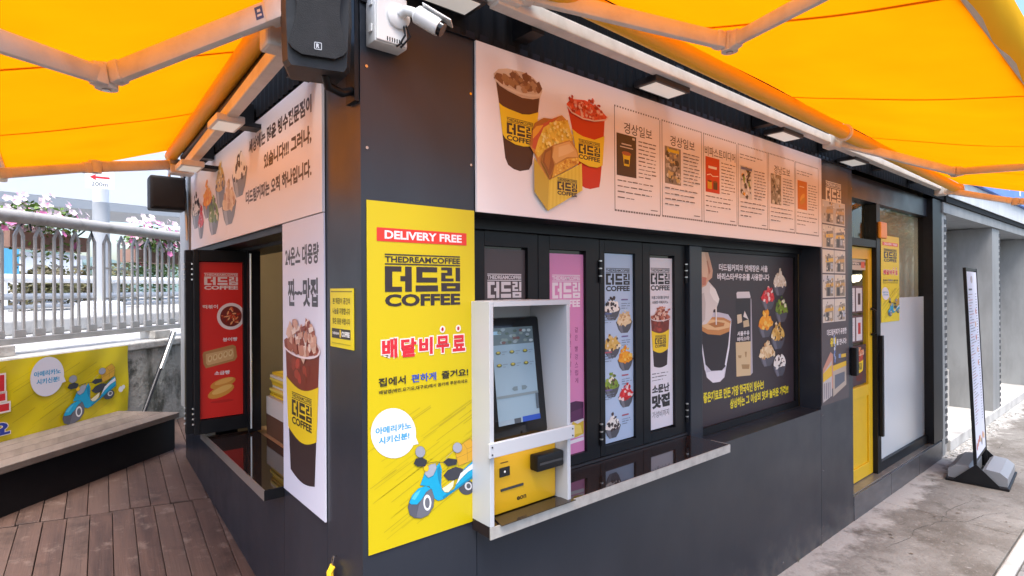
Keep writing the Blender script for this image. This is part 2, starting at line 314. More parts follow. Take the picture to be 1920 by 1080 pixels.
# ------------------------------------------------------------------ flat print (posters, lettering)
TXT = {}
_c = bpy.data.curves.new('lettering_source', 'FONT'); _c.resolution_u = 3; TXO = bpy.data.objects.new('lettering_source', _c)
def text_geo(s, off):
    k = (s, off)
    if k not in TXT:
        c = TXO.data; c.body = s; c.offset = off; me = TXO.to_mesh()
        vs = [(v.co.x, v.co.y) for v in me.vertices]; fs = [tuple(p.vertices) for p in me.polygons]
        TXO.to_mesh_clear()
        TXT[k] = (vs, fs, min(x for x, y in vs), max(x for x, y in vs), min(y for x, y in vs), max(y for x, y in vs))
    return TXT[k]
DZ = 5e-5
class Print:
    def __init__(s, z=4e-4): s.v = []; s.f = []; s.c = []; s.z = z; s.g = []; s.ng = 0
    def up(s): s.z += DZ; return s
    def poly(s, pts, c, hold=False):
        if not hold: s.z += DZ
        o = len(s.v); s.v += [(x, y, s.z) for x, y in pts]; s.f.append(tuple(range(o, o+len(pts)))); s.c.append(inkc(c)); s.g.append(0); return s
    def rect(s, x, y, w, h, c, hold=False): return s.poly([(x, y), (x+w, y), (x+w, y+h), (x, y+h)], c, hold)
    def rrect(s, x, y, w, h, r, c):
        pts = []
        for cx, cy_, a0 in ((x+w-r, y+r, -90), (x+w-r, y+h-r, 0), (x+r, y+h-r, 90), (x+r, y+r, 180)):
            for k in range(5): a = R(a0+k*22.5); pts.append((cx+r*math.cos(a), cy_+r*math.sin(a)))
        return s.poly(pts, c)
    def ell(s, x, y, rx, ry, c, n=24, rot=0, hold=False):
        cr, sr = math.cos(rot), math.sin(rot)
        return s.poly([(x+rx*math.cos(t)*cr-ry*math.sin(t)*sr, y+rx*math.cos(t)*sr+ry*math.sin(t)*cr) for t in (2*math.pi*k/n for k in range(n))], c, hold)
    def line(s, pts, wd, c, hold=False):
        if not hold: s.z += DZ
        for (x0, y0), (x1, y1) in zip(pts[:-1], pts[1:]):
            dx, dy = x1-x0, y1-y0; L = math.hypot(dx, dy) or 1; nx, ny = -dy/L*wd/2, dx/L*wd/2; ex, ey = dx/L*wd*.2, dy/L*wd*.2
            s.poly([(x0+nx-ex, y0+ny-ey), (x0-nx-ex, y0-ny-ey), (x1-nx+ex, y1-ny+ey), (x1+nx+ex, y1+ny+ey)], c, True)
        return s
    def text(s, t, x, y, w, h, c, bold=.02, slope=0.0, vert=False):
        """fits the lettering into the box x,y,w,h (w or h None keeps the proportions)"""
        vs, fs, x0, x1, y0, y1 = text_geo(t, bold)
        if w is None: w = h*(x1-x0)/(y1-y0)
        if h is None: h = w*(y1-y0)/(x1-x0)
        s.z += DZ; o = len(s.v)
        for px, py in vs:
            u = (px-x0)/(x1-x0)*w; v_ = (py-y0)/(y1-y0)*h
            s.v.append((x+u, y+v_+u*slope, s.z))
        s.f += [tuple(i+o for i in f) for f in fs]; s.c += [inkc(c)]*len(fs); s.ng += 1; s.g += [s.ng]*len(fs); return s
    def build(s, name, parent, m='ink'):
        if name == 'lettering' and s.ng > 1:                      # every line of lettering is a part of its own
            first = None
            for g in sorted(set(s.g)):
                q = Print(); idx = {}
                for f, c, gg in zip(s.f, s.c, s.g):
                    if gg != g: continue
                    for i in f:
                        if i not in idx: idx[i] = len(q.v); q.v.append(s.v[i])
                    q.f.append(tuple(idx[i] for i in f)); q.c.append(c)
                o = q.build('lettering' if g else 'ornament', parent, m); first = first or o
                if not g: o['kind'] = 'stuff'
            return first
        me = bpy.data.meshes.new(name); me.from_pydata(s.v, [], s.f); me.materials.append(MATS[m])
        a = me.color_attributes.new('Col', 'FLOAT_COLOR', 'CORNER'); i = 0; buf = []
        for p, c in zip(me.polygons, s.c): buf += [*c, 1.0]*p.loop_total
        a.data.foreach_set('color', buf)
        # every printed face looks outwards (+z)
        bm = bmesh.new(); bm.from_mesh(me)
        fl = [f for f in bm.faces if f.normal.z < 0]
        for f in fl: f.normal_flip()
        bm.to_mesh(me); bm.free(); me.update()
        o = bpy.data.objects.new(name, me); col.objects.link(o); o.parent = parent; return o
def frame(origin, u, v):
    u = Vector(u).normalized(); v = Vector(v).normalized(); n = u.cross(v)
    return Matrix(((u.x, v.x, n.x, origin[0]), (u.y, v.y, n.y, origin[1]), (u.z, v.z, n.z, origin[2]), (0, 0, 0, 1)))
def front(x, z, y=0.0): return frame((x, y, z), (1, 0, 0), (0, 0, 1))
def left(y, z, x=0.0): return frame((x, y, z), (0, -1, 0), (0, 0, 1))
def poster(name, mtx, w, h, hexc, label, cat, group=None, thick=.003, rough=.4, m=None):
    o = MB().box(0, w, 0, h, .0005, thick).build(name, m or paper(hexc, rough)); o.matrix_world = mtx
    tag(o, label, cat, group); o['t'] = thick; return o
def sheet_print(o): return Print(o['t']+3e-4)
def tracer(quad, w, h, off=(0, 0), k=1.0):
    """drawing coordinates -> poster coordinates through the poster's four corners (tl, tr, br, bl)"""
    (x0, y0), (x1, y1), (x2, y2), (x3, y3) = quad
    # square -> quad homography
    dx1, dx2, sx = x1-x2, x3-x2, x0-x1+x2-x3; dy1, dy2, sy = y1-y2, y3-y2, y0-y1+y2-y3
    den = dx1*dy2-dx2*dy1; g = (sx*dy2-dx2*sy)/den; hh = (dx1*sy-sx*dy1)/den
    H = Matrix(((x1-x0+g*x1, x3-x0+hh*x3, x0), (y1-y0+g*y1, y3-y0+hh*y3, y0), (g, hh, 1))).inverted()
    def f(px, py):
        q = H @ Vector((off[0]+px/k, off[1]+py/k, 1)); return (q.x/q.z*w, (1-q.y/q.z)*h)
    f.many = lambda pts: [f(*p) for p in pts]
    def bb(pts):
        q = [f(*p) for p in pts]; xs = [a for a, b in q]; ys = [b for a, b in q]; return min(xs), min(ys), max(xs)-min(xs), max(ys)-min(ys)
    f.bb = bb
    return f
def logo(P, x, y, w, h, c, top=True):
    """the block-letter shop mark: small line, three block syllables, COFFEE"""
    ch = h*.235 if top else h*.28
    by, bh = y+ch+h*.045, (h*.485 if top else h*.67)
    P.text('COFFEE', x, y, w, ch, c, .042)
    P.up()
    def r(u0, u1, v0, v1): P.rect(x+u0*w, by+v0*bh, (u1-u0)*w, (v1-v0)*bh, c, True)
    r(0, .09, .2, .8); r(0, .205, .8, 1); r(0, .21, 0, .2); r(.25, .335, 0, 1); r(.19, .25, .42, .62)
    r(.395, .475, .57, .79); r(.395, .675, .79, 1); r(.395, .675, .37, .57); r(.385, .685, 0, .25)
    r(.73, .885, .88, 1); r(.815, .885, .78, .88); r(.73, .885, .66, .78); r(.73, .79, .54, .66); r(.73, .905, .42, .54); r(.935, 1, .42, 1)
    r(.73, 1, .21, .35); r(.73, 1, 0, .13); r(.73, .81, .13, .21); r(.93, 1, .13, .21)
    if top:
        t = by+bh+h*.03
        P.rect(x, t, w, h*.025, c, True); P.rect(x, y+h*.975, w, h*.025, c, True)
        P.text('THEDREAMCOFFEE', x, t+h*.045, w, y+h*.955-(t+h*.045), c, .03)
INKK = .90
def inkc(c): return tuple(v*INKK for v in lin(c))
def shade(c, k):
    c = c.lstrip('#'); return '#'+''.join('%02x' % max(0, min(255, int(int(c[i:i+2], 16)*k))) for i in (0, 2, 4))
def blobs(P, inside, pal, n, r, rnd, x0, x1, y0, y1):
    k = 0; tries = 0
    while k < n and tries < n*12:
        tries += 1
        x, y = rnd.uniform(x0, x1), rnd.uniform(y0, y1)
        if not inside(x, y): continue
        k += 1; a = rnd.random()*6.3; q = rnd.uniform(.5, 1.2)*r
        m = rnd.choice((4, 5, 6)); P.poly([(x+q*math.cos(a+6.283*i/m)*rnd.uniform(.6, 1.2), y+q*math.sin(a+6.283*i/m)*rnd.uniform(.5, 1.1)) for i in range(m)], rnd.choice(pal))
def cup(P, x, y, w, h, drink, ice, sleeve='#f2cf1d', ink='#2c2320', seed=1, rimc='#d8c3ae', lo=None):
    """a printed takeaway cup with ice, a yellow sleeve and the shop mark; x,y,w,h = bounding box"""
    rnd = random.Random(seed); cx = x+w/2; ty = y+h*.83; by = y+h*.035; e = h*.055
    def hw(v): return w*(.33+.145*(v-y)/(h*.83))
    def curve(v, hwid, dip, n=10, inv=False):
        pts = [(cx-hwid+2*hwid*k/n, v-dip*math.sin(math.pi*k/n)) for k in range(n+1)]; return pts[::-1] if inv else pts
    P.poly(curve(by, hw(by), e*.6)+curve(ty, hw(ty), 0, inv=True), lo or shade(drink, .55))
    P.poly(curve(y+h*.5, hw(y+h*.5), e)+curve(ty, hw(ty), 0, inv=True), drink)
    for k in range(16):                                          # liquid tone variation
        v = rnd.uniform(y+h*.62, ty); u = rnd.uniform(-.8, .8)*hw(v); P.ell(cx+u, v, w*.07, h*.03, shade(drink, rnd.uniform(.8, 1.5)), 7, rnd.random()*3)
    P.poly(curve(y+h*.3, hw(y+h*.3)*1.03, e)+curve(y+h*.62, hw(y+h*.62)*1.03, e, inv=True), sleeve)
    sw = hw(y+h*.46)*1.35; logo(P, cx-sw/2, y+h*.335, sw, h*.2, ink)
    P.ell(cx, ty, hw(ty)*1.08, e*1.15, rimc, 28); P.ell(cx, ty, hw(ty)*.98, e*.95, shade(drink, 1.1), 28)
    blobs(P, lambda a, b: abs(a-cx) < hw(ty)*.95*(1-max(0, (b-ty)/(h*.19))**2) , ice, 46, w*.085, rnd, cx-hw(ty), cx+hw(ty), ty-e*.7, y+h*.985)
    for k in range(9): a = rnd.uniform(-.8, .8)*hw(ty); b = ty+rnd.uniform(0, h*.13); P.poly([(cx+a, b), (cx+a+w*.12, b+h*.02), (cx+a+w*.1, b+h*.045), (cx+a-w*.02, b+h*.03)], rnd.choice(ice))
    pts = [(cx+hw(ty)*1.08*math.cos(t), ty+e*1.15*math.sin(t)) for t in (math.pi+math.pi*k/12 for k in range(13))]
    P.line(pts, h*.012, shade(rimc, 1.15))
def bowl(P, x, y, w, h, pal, seed, bowlc='#3a3b42', spike=.0, rimc=None):
    rnd = random.Random(seed); cx = x+w/2; ry = y+h*.45
    P.poly([(cx-w*.2, y), (cx+w*.2, y), (cx+w*.36, y+h*.16), (cx+w*.5, ry), (cx-w*.5, ry), (cx-w*.36, y+h*.16)], bowlc)
    P.poly([(cx-w*.2, y), (cx-w*.05, y), (cx-w*.2, ry), (cx-w*.42, ry)], shade(bowlc, 1.35))
    P.ell(cx, ry, w*.5, h*.12, rimc or shade(bowlc, .7), 20)
    top = y+h
    def ins(a, b):
        if b < ry: return ((a-cx)/(w*.44))**2+((b-ry)/(h*.13))**2 < 1
        t = (b-ry)/(top-ry); return abs(a-cx) < w*.46*((1-t)**(.55+spike))
    P.poly([(cx+w*.44*math.cos(t)*(1 if math.sin(t) < 0 else 1), ry+(h*.12 if math.sin(t) < 0 else h*.36)*math.sin(t)) for t in (6.2832*k/20 for k in range(20))], pal[0])
    blobs(P, ins, pal, 34, w*.095, rnd, x, x+w, ry-h*.12, top)
BPAL = dict(oreo=['#efe9e2', '#4a3b3c', '#2f2728', '#f4efe8'], bean=['#e8d0a4', '#d9b987', '#efdcb8', '#c79d68'], nut=['#ddb45a', '#e5c477', '#c99a45', '#4b3322', '#efe0c0'],
    mango=['#f2a61d', '#f7bd3a', '#e88e12', '#f9cf62'], green=['#7f9a35', '#9fb44a', '#e8e3c8', '#5d7a26', '#5a4030'], berry=['#d5282f', '#e8474b', '#f3d9d6', '#b81722'], choco=['#f2ece4', '#2d2424', '#423436', '#f7f3ec'], cream=['#e9e0cf', '#f5efe2', '#d9cbb3'])
def scooter(P, T):
    """a parked-looking teal delivery scooter with parcels (print)"""
    K = '#2a2b31'
    def pl(pts, c, o=True, lw=.0032):
        q = T.many(pts); P.poly(q, c)
        if o: P.line(q+[q[0]], lw*S_, K)
    a, b = T(0, 0), T(100, 0); S_ = (b[0]-a[0])/.1*.48
    def el(x, y, rx, ry, c, o=True):
        pl([(x+rx*math.cos(6.2832*k/22), y+ry*math.sin(6.2832*k/22)) for k in range(22)], c, o)
    el(790, 705, 62, 60, '#4a4c55'); el(805, 695, 30, 34, '#d5d5d8'); el(807, 694, 16, 20, '#55575f')
    pl([(700, 425), (760, 350), (822, 308), (862, 365), (852, 480), (725, 535)], '#d9a62c')
    P.line(T.many([(705, 470), (780, 440), (860, 395)]), .003*S_, K); P.line(T.many([(765, 350), (795, 395), (800, 490)]), .003*S_, K); P.line(T.many([(795, 395), (862, 365)]), .003*S_, K)
    pl([(604, 610), (640, 566), (702, 540), (762, 556), (742, 622), (690, 648), (640, 650)], '#3c3d45')
    pl([(415, 690), (445, 610), (450, 590), (540, 545), (572, 505), (590, 560), (585, 680), (592, 728), (630, 752), (690, 718), (722, 650), (765, 560), (850, 482), (868, 505), (870, 610), (780, 670), (700, 730), (600, 803), (560, 815), (520, 790), (490, 700)], '#14a5cf')
    pl([(552, 560), (575, 525), (585, 600), (580, 700), (560, 640)], '#0e86ae', False)
    pl([(598, 780), (700, 712), (790, 645), (868, 585), (870, 610), (780, 670), (700, 730), (600, 803)], '#0e86ae', False)
    pl([(700, 692), (742, 590), (800, 540), (862, 495), (868, 540), (800, 580), (748, 632)], '#eceef2')
    pl([(590, 715), (640, 682), (690, 645), (682, 700), (645, 745), (612, 745)], '#efe6c0')
    pl([(315, 870), (330, 930), (370, 955), (420, 958), (480, 930), (522, 862), (528, 785), (508, 722), (455, 706), (390, 740), (330, 810)], '#5a5c66')
    pl([(380, 950), (420, 958), (480, 930), (522, 862), (528, 785), (508, 722), (470, 712), (430, 780), (400, 860)], '#6d6f79')
    el(472, 830, 33, 66, '#eeeef0'); el(472, 832, 19, 42, '#6c6e77')
    pl([(325, 832), (350, 770), (400, 716), (460, 694), (503, 716), (462, 746), (430, 800), (390, 846), (340, 846)], '#17a9d4')
    P.poly(T.many([(345, 800), (375, 755), (420, 725), (400, 765), (370, 810)]), '#5cc8e6')
    pl([(450, 600), (465, 545), (500, 520), (540, 512), (548, 550), (520, 610), (480, 630)], '#a7abb6')
    el(463, 552, 21, 27, '#f4c21b')
    P.line(T.many([(440, 545), (440, 480), (420, 440)]), .005*S_, '#9ea2ad'); P.line(T.many([(608, 518), (630, 460), (700, 395)]), .005*S_, '#9ea2ad')
    el(415, 420, 40, 46, '#9b9da9'); el(715, 384, 38, 42, '#a5a8b5')
    pl([(362, 515), (380, 475), (430, 465), (470, 490), (455, 535), (395, 540)], '#33353d'); pl([(600, 500), (640, 470), (712, 480), (708, 520), (640, 535)], '#33353d')
    P.line(T.many([(455, 515), (540, 500), (610, 505)]), .008*S_, '#2c2e36')
def bubble(P, T):
    q = [(200+183*math.cos(6.2832*k/30), 272+203*math.sin(6.2832*k/30)) for k in range(30)]
    P.poly(T.many(q), '#e7e6f0'); P.poly(T.many([(355, 235), (403, 357), (330, 372), (300, 330)]), '#e7e6f0')
    a, b = T(55, 275), T(345, 195); yb = T(200, 262)[1]; yt = T(200, 205)[1]; P.text('아메리카노', a[0], yb, b[0]-a[0], yt-yb, '#2f9fcf', .035)
    a, b = T(80, 365), T(330, 275); yb = T(205, 342)[1]; yt = T(205, 285)[1]; P.text('시키신분!', a[0], yb, b[0]-a[0], yt-yb, '#2f9fcf', .035)
def dashes(P, x, y, w, h, rows, c, wd, rnd, last=.6):
    P.up()
    for i in range(rows):
        yy = y+h-(i+.6)*h/rows; u = x; end = x+w*(rnd.uniform(.78, 1) if i < rows-1 else last)
        while u < end:
            L = min(rnd.uniform(.02, .05)*1.0, end-u); P.rect(u, yy, L, wd*rnd.uniform(.7, 1.3), c, True); u += L+rnd.uniform(.004, .012)

# ================================================================== the setting
ground = MB().add([(-400, -400, -.05), (400, -400, -.05), (400, 400, -.05), (-400, 400, -.05)], [(0, 1, 2, 3)]).build('ground', 'asphalt'); ground['kind'] = 'structure'
pave = BX(-2, 16, -.845, .5, -.045, -.02).build('pavement', 'concrete'); pave['kind'] = 'structure'
sx = [-2, .6, 2.35, 4.52, 6.6, 8.9, 11.2, 16]
for a, b in zip(sx[:-1], sx[1:]):
    BX(a+.004, b-.004, -.84, .42, -.019, 0, bev=.004).build('slab', 'concrete', pave)
kerb = BX(-2, 16, -.925, -.85, -.04, .006, bev=.012).build('kerb', 'concrete_light'); kerb['kind'] = 'structure'
walk = BX(-30, 30, -3.2, -.93, -.045, -.016).build('sidewalk', 'soot'); walk['kind'] = 'structure'
pm = MB().box(-.098, .098, -.048, .048, -.02, 0, bev=.004).mesh('paver', 'paver')
for j in range(7):
    for i in range(22):
        o = bpy.data.objects.new('paver', pm); col.objects.link(o); o.parent = walk
        o.location = (2.6+i*.2+(j % 2)*.1, -.982-j*.1, random.uniform(-.003, .002))
fs_ = MB().box(-40, 40, -3.2, -1.64, -.03, -.008).build('paving_band', 'paver'); fs_['kind'] = 'structure'
road = BX(-60, 60, -14, -3.3, -.048, -.03).build('road', 'asphalt'); road['kind'] = 'structure'

# ---- sloping timber deck
def deck_z(x, y): return .607+.088*(y-3.12)-.083*x
dn = Vector((.083, -.088, 1)).normalized(); dd = Vector((.052, .9986, 0)); dd = (dd-dn*dd.dot(dn)).normalized(); dr = dd.cross(dn).normalized()
deck = MB().add([(-7, -.7, deck_z(-7, -.7)-.06), (.1, -.7, deck_z(.1, -.7)-.06), (.1, 4, deck_z(.1, 4)-.06), (-7, 4, deck_z(-7, 4)-.06)], [(0, 1, 2, 3)]).build('deck', 'soot'); deck['kind'] = 'structure'
PW = .096; rnd = random.Random(3); cache = {}
for i in range(-2, 36):
    x0 = .12-i*PW
    for y, L in ((-1.45, 1.8), (.35, 1.8), (2.15, 1.8)):
        y += rnd.uniform(-.004, .004)
        key = L
        if key not in cache: cache[key] = MB().box(-PW/2+.0016, PW/2-.0016, .001, L-.004, -.03, 0, bev=.0022).mesh('plank', 'deckwood')
        xx = x0+y*.052; p = Vector((xx, y, deck_z(xx, y)+rnd.uniform(-.002, .0015)))
        if xx > -3.4 and y+L > -.3:
            o = bpy.data.objects.new('plank', cache[key]); col.objects.link(o); o.parent = deck
            o.matrix_world = Matrix(((dr.x, dd.x, dn.x, p.x), (dr.y, dd.y, dn.y, p.y), (dr.z, dd.z, dn.z, p.z), (0, 0, 0, 1)))
# ---- retaining wall, terrace, fence frame: s along the fence, n away from the kiosk
A = R(43.4); S2 = Vector((math.cos(A), math.sin(A), 0)); N2 = Vector((-math.sin(A), math.cos(A), 0)); O2 = Vector((0, 3.12, 0))
FM = Matrix(((S2.x, N2.x, 0, O2.x), (S2.y, N2.y, 0, O2.y), (0, 0, 1, 0), (0, 0, 0, 1)))
def fp(s_, n_, z_): return FM @ Vector((s_, n_, z_))
terr = MB().add([fp(-120, .74, 1.33), fp(160, .74, 1.33), fp(160, 260, 1.33), fp(-120, 260, 1.33)], [(0, 1, 2, 3)]).build('terrace_ground', 'gravel'); terr['kind'] = 'structure'
hw_ = MB(); rh = random.Random(5); NX, NY = 60, 8
for j in range(NY+1):
    for i in range(NX+1):
        h_ = math.sin(math.pi*j/NY)*(20+9*math.sin(i*.31)+6*math.sin(i*.83+1)+2*rh.random()); hw_.v.append(tuple(fp(-60+i*6, 215+j*8, h_)))
for j in range(NY):
    for i in range(NX): a = j*(NX+1)+i; hw_.f.append((a, a+1, a+NX+2, a+NX+1))
hl = hw_.build('hills', 'hill', smooth=True); hl['kind'] = 'structure'

rw = Thing('retaining_wall', fp(0, .62, 0), 'stained grey concrete retaining wall under the railing', 'wall')
rw.part(BX(-7, 6, .5, .74, 0, 1.30, FM), 'wall_body', 'oldwall')
rw.part(BX(-7, 6, .485, .80, 1.302, 1.363, FM, bev=.012), 'coping', 'oldledge')

# ---- bench step along the wall
bn = Thing('step_bench', fp(-1, .2, .55), 'long low bench with weathered boards and black front below yellow banner', 'bench')
bn.part(BX(-7, -.03, .02, .07, .35, .835, FM), 'front_board', 'black')
bn.part(BX(-.08, -.03, .072, .48, .35, .835, FM), 'end_board', 'black')
for k in range(4):
    ln = 0
    for a, b in ((-6.9, -3.1), (-3.1, -1.25 if k % 2 else -1.6), (-1.25 if k % 2 else -1.6, -.02)):
        bn.part(BX(a+.003, b-.003, -.012+k*.124, -.012+k*.124+.12, .838, .876, FM, bev=.004), 'board', 'benchwood')

# ---- railing
rl = Thing('railing', fp(.2, .65, 1.36), 'weathered grey metal railing with paired bars on the concrete wall', 'railing')
rl.part(MB().tube([fp(-6.5, .65, 2.235), fp(5, .65, 2.255)], .042, 14), 'top_rail', 'railtop', True)
rl.part(BX(-6.5, 5, .625, .675, 1.43, 1.47, FM, bev=.004), 'bottom_rail', 'rail')
bb = MB()
for sgn in (-1, 1):
    bb.box(sgn*.027-.009, sgn*.027+.009, -.007, .007, 1.47, 2.125, None, bev=.002)
    bb.prism([(sgn*.036, 2.125), (sgn*.018, 2.125), (sgn*.0, 2.165), (sgn*.0, 2.197)] if sgn > 0 else [(-.036, 2.125), (0, 2.197), (0, 2.165), (-.018, 2.125)], -.007, .007, Matrix(((1, 0, 0, 0), (0, 0, -1, 0), (0, 1, 0, 0), (0, 0, 0, 1))))
bb.box(-.018, .018, -.005, .005, 1.70, 1.714); bb.box(-.018, .018, -.005, .005, 1.93, 1.944); bb.box(-.038, .038, -.010, .010, 1.471, 1.52, bev=.003)
bmesh_ = bb.mesh('baluster', 'rail')
for i in range(-22, 19):
    o = bpy.data.objects.new('baluster', bmesh_); col.objects.link(o); o.parent = rl.o
    o.matrix_local = rl.inv @ FM @ Matrix.Translation((.065+i*.134, .65, 0))
for s_ in (-2.9, -.78, .55, 2.6):
    rl.part(BX(s_-.09, s_+.09, .58, .72, 1.364, 1.43, FM, bev=.006), 'foot_block', 'oldledge')

strut = Thing('diagonal_strut', fp(.127, .4, .876), 'thin dark metal strut leaning against the stained wall', 'strut')
strut.part(MB().tube([fp(.11, .40, .80), fp(.51, .455, 1.42)], .0155, 10), 'rod', 'metal_dark', True)
strut.part(MB().tube([fp(.33, .423, 1.135), fp(.51, .448, 1.415)], .019, 10), 'sleeve', 'alu', True)

# ---- flower planters on the railing
def leaf_cloud(mb, rnd, c, rad, n, size):
    for _ in range(n):
        while True:
            p = Vector((rnd.uniform(-1, 1), rnd.uniform(-1, 1), rnd.uniform(-1, 1)))
            if p.length < 1: break
        p = Vector((c[0]+p.x*rad[0], c[1]+p.y*rad[1], c[2]+p.z*rad[2])); q = size*rnd.uniform(.6, 1.3)
        a = Vector((rnd.uniform(-1, 1), rnd.uniform(-1, 1), rnd.uniform(-.6, .6))).normalized(); b = a.orthogonal().normalized(); b = (Matrix.Rotation(rnd.random()*6.3, 3, a) @ b)
        mb.add([p-a*q, p+b*q*.45, p+a*q, p-b*q*.45], [(0, 1, 2), (0, 2, 3)])
def flowers(mb, rnd, c, rad, n, size):
    for _ in range(n):
        while True:
            p = Vector((rnd.uniform(-1, 1), rnd.uniform(-1, 1), rnd.uniform(-1, 1)))
            if .35 < p.length < 1: break
        nn = Vector((p.x*.4+rnd.uniform(-.5, .5), p.y*.4-.8, p.z*.5+rnd.uniform(-.1, .9))).normalized()
        p = Vector((c[0]+p.x*rad[0], c[1]+p.y*rad[1], c[2]+p.z*rad[2]))
        a = nn.orthogonal().normalized(); b = nn.cross(a); q = size*rnd.uniform(.7, 1.2)
        vs = [p-nn*q*.3]
        for k in range(10): t = 6.2832*k/10; r_ = q*(1 if k % 2 else .78); vs.append(p+(a*math.cos(t)+b*math.sin(t))*r_)
        mb.add(vs, [(0, k+1, (k+1) % 10+1) for k in range(10)])
def planter(s0, s1, z, label, seed, pinkish, spread=.17, up=.0):
    rnd = random.Random(seed); c = (s0+s1)/2; hw = (s1-s0)/2
    t = Thing('flower_planter', fp(c, .80, z), label, 'planter', 'flower planters on the railing')
    t.part(MB().prism([(s0, .72), (s1, .72), (s1, .88), (s0, .88)], z-.075, z+.03, FM), 'trough', 'terracotta')
    for sg in (s0+.06, s1-.06): t.part(MB().tube([FM @ Vector((sg, .86, z-.02)), FM @ Vector((sg, .72, z+.06)), FM @ Vector((sg, .65, z+.11)), FM @ Vector((sg, .63, z+.03))], .006, 6), 'hook', 'metal_dark')
    f = MB(); leaf_cloud(f, rnd, (c, .8, z+.12+up), (hw*1.05, .13, .14), 620, .022); leaf_cloud(f, rnd, (c, .76, z-.05), (hw*1.0, .1, .12), 160, .02)
    o = f.build('foliage', 'leaf', t.o, False, t.inv @ FM); o['kind'] = 'stuff'
    f = MB(); flowers(f, rnd, (c, .79, z+.16+up), (hw*1.15, .17, spread), 120, .026); o = f.build('pale_blossom', 'petal', t.o, False, t.inv @ FM); o['kind'] = 'stuff'
    f = MB(); flowers(f, rnd, (c+hw*.1, .77, z+.10+up), (hw*1.15, .17, spread*1.2), pinkish, .028); o = f.build('pink_blossom', 'petal_pink', t.o, False, t.inv @ FM); o['kind'] = 'stuff'
planter(-.60, -.02, 2.13, 'terracotta trough of white and pink petunias hooked on railing, nearest the street sign pole', 11, 12)
planter(.42, 1.02, 2.08, 'trough of pink petunias spilling through the railing beside the kiosk wall', 12, 46, .19)
planter(-1.45, -.75, 2.10, 'trough of pale petunias cut off by the left edge of the photo', 13, 20)

# ---- street pole with distance sign
pl_ = Thing('street_pole', fp(3.56, 4, 1.33), 'white and grey street pole rising behind the railing', 'pole')
pl_.part(MB().tube([fp(3.56, 4, 1.33), fp(3.56, 4, 3.05)], .105, 18), 'lower_sleeve', 'greypaint', True)
pl_.part(MB().tube([fp(3.56, 4, 3.051), fp(3.56, 4, 7)], .098, 18), 'mast', 'whitepaint', True)
pl_.part(BX(3.3, 3.8, 3.75, 4.25, 1.331, 1.62, FM, bev=.1), 'base_cover', 'whitepaint', True)
tocam = (Vector((-.728, -1.6, 0))-fp(3.38, 3.8, 0)); tocam.z = 0; tocam.normalize(); su = Vector((-tocam.y, tocam.x, 0))
so_ = fp(3.38, 3.84, 3.22)-su*.17
sg_ = poster('distance_sign', frame(so_, su, (0, 0, 1)), .33, .36, '#eef0f2', 'small white sign with red left arrow and 200m on the street pole', 'sign', thick=.01)
P = sheet_print(sg_); P.poly([(.05, .155), (.12, .2), (.12, .17), (.28, .17), (.28, .14), (.12, .14), (.12, .11)], '#c8202c'); P.text('200m', .07, .03, .19, .06, '#3c4047', .01); P.text('↑', .14, .25, .05, .07, '#3c4047', 0); P.build('sign_print', sg_)

# ---- elevated bridge
br = Thing('bridge', fp(20, 18, 1.3), 'long white elevated bridge girder crossing behind the flowers', 'bridge')
br.part(MB().bar(fp(-20, 19, 4.3), fp(60, 19, 9.4), 6, 2.6, bev=.02), 'girder', 'whitepaint')
br.part(MB().bar(fp(-20, 18.6, 2.82), fp(60, 18.6, 7.92), 5.2, .34, bev=.02), 'soffit_beam', 'greypaint')
for s_ in (2, 31): br.part(BX(s_-.7, s_+.7, 17.6, 19.4, 1.3, 4.0+s_*.055, FM, bev=.05), 'pier', 'concrete_light')
# ---- guard rail on the street
gr = Thing('guard_rail', fp(4, 5, 1.33), 'pale tubular road guard rail seen through the railing bars', 'guard rail')
for z_, r_, m_ in ((1.93, .06, 'whitepaint'), (1.67, .045, 'greypaint'), (1.52, .03, 'greypaint')): gr.part(MB().tube([fp(-12, 5, z_), fp(26, 5, z_+.05)], r_, 12), 'rail', m_, True)
for k in range(-5, 13): gr.part(MB().tube([fp(k*2+.9, 5, 1.33), fp(k*2+.9, 5, 1.93)], .045, 10), 'post', 'greypaint', True)
kb = Thing('road_kerb', fp(4, 3, 1.33), 'low grey kerb stone line along the upper road', 'kerb'); kb.part(BX(-15, 30, 2.6, 2.85, 1.331, 1.48, FM, bev=.02), 'kerb_stone', 'concrete_light')
# ---- hedge clumps
rnd = random.Random(21)
def bush(s_, n_, rx, rz, m_, label, seed):
    rnd = random.Random(seed)
    t = Thing('hedge_bush', fp(s_, n_, 1.33), label, 'bush', 'bushes beyond the guard rail')
    f = MB()
    for k in range(9): leaf_cloud(f, rnd, (s_+rnd.uniform(-.7, .7)*rx, n_+rnd.uniform(-.5, .5), 1.33+rz*rnd.uniform(.3, .72)), (rx*.42, .5, rz*.32), 260, .07)
    o = f.build('crown', m_, t.o, False, t.inv @ FM)
    t.part(MB().tube([fp(s_, n_, 1.33), fp(s_, n_, 1.33+rz*.6)], .05, 6), 'stem', 'bark')
bush(7.3, 9.5, 1.2, 1.05, 'leaf_dry', 'brownish rounded bush beyond the guard rail, left one', 1)
bush(9.0, 9.6, 1.2, 1.15, 'leaf_dry', 'brownish rounded bush beyond the guard rail, next to the street pole', 2)
bush(12.6, 10.5, 1.6, 2.3, 'leaf_dark', 'darker taller bush right of the street pole', 3)
bush(5.6, 10, 1.0, 1.5, 'leaf_dark', 'dark green bush at far left behind the railing', 4)
bs = Thing('blue_board', fp(5.2, 7.6, 1.33), 'light blue board on posts at the left edge behind railing', 'sign')
bs.part(BX(3.6, 5.55, 7.6, 7.64, 2.0, 2.62, FM), 'board', paper('#63b8dc')); 
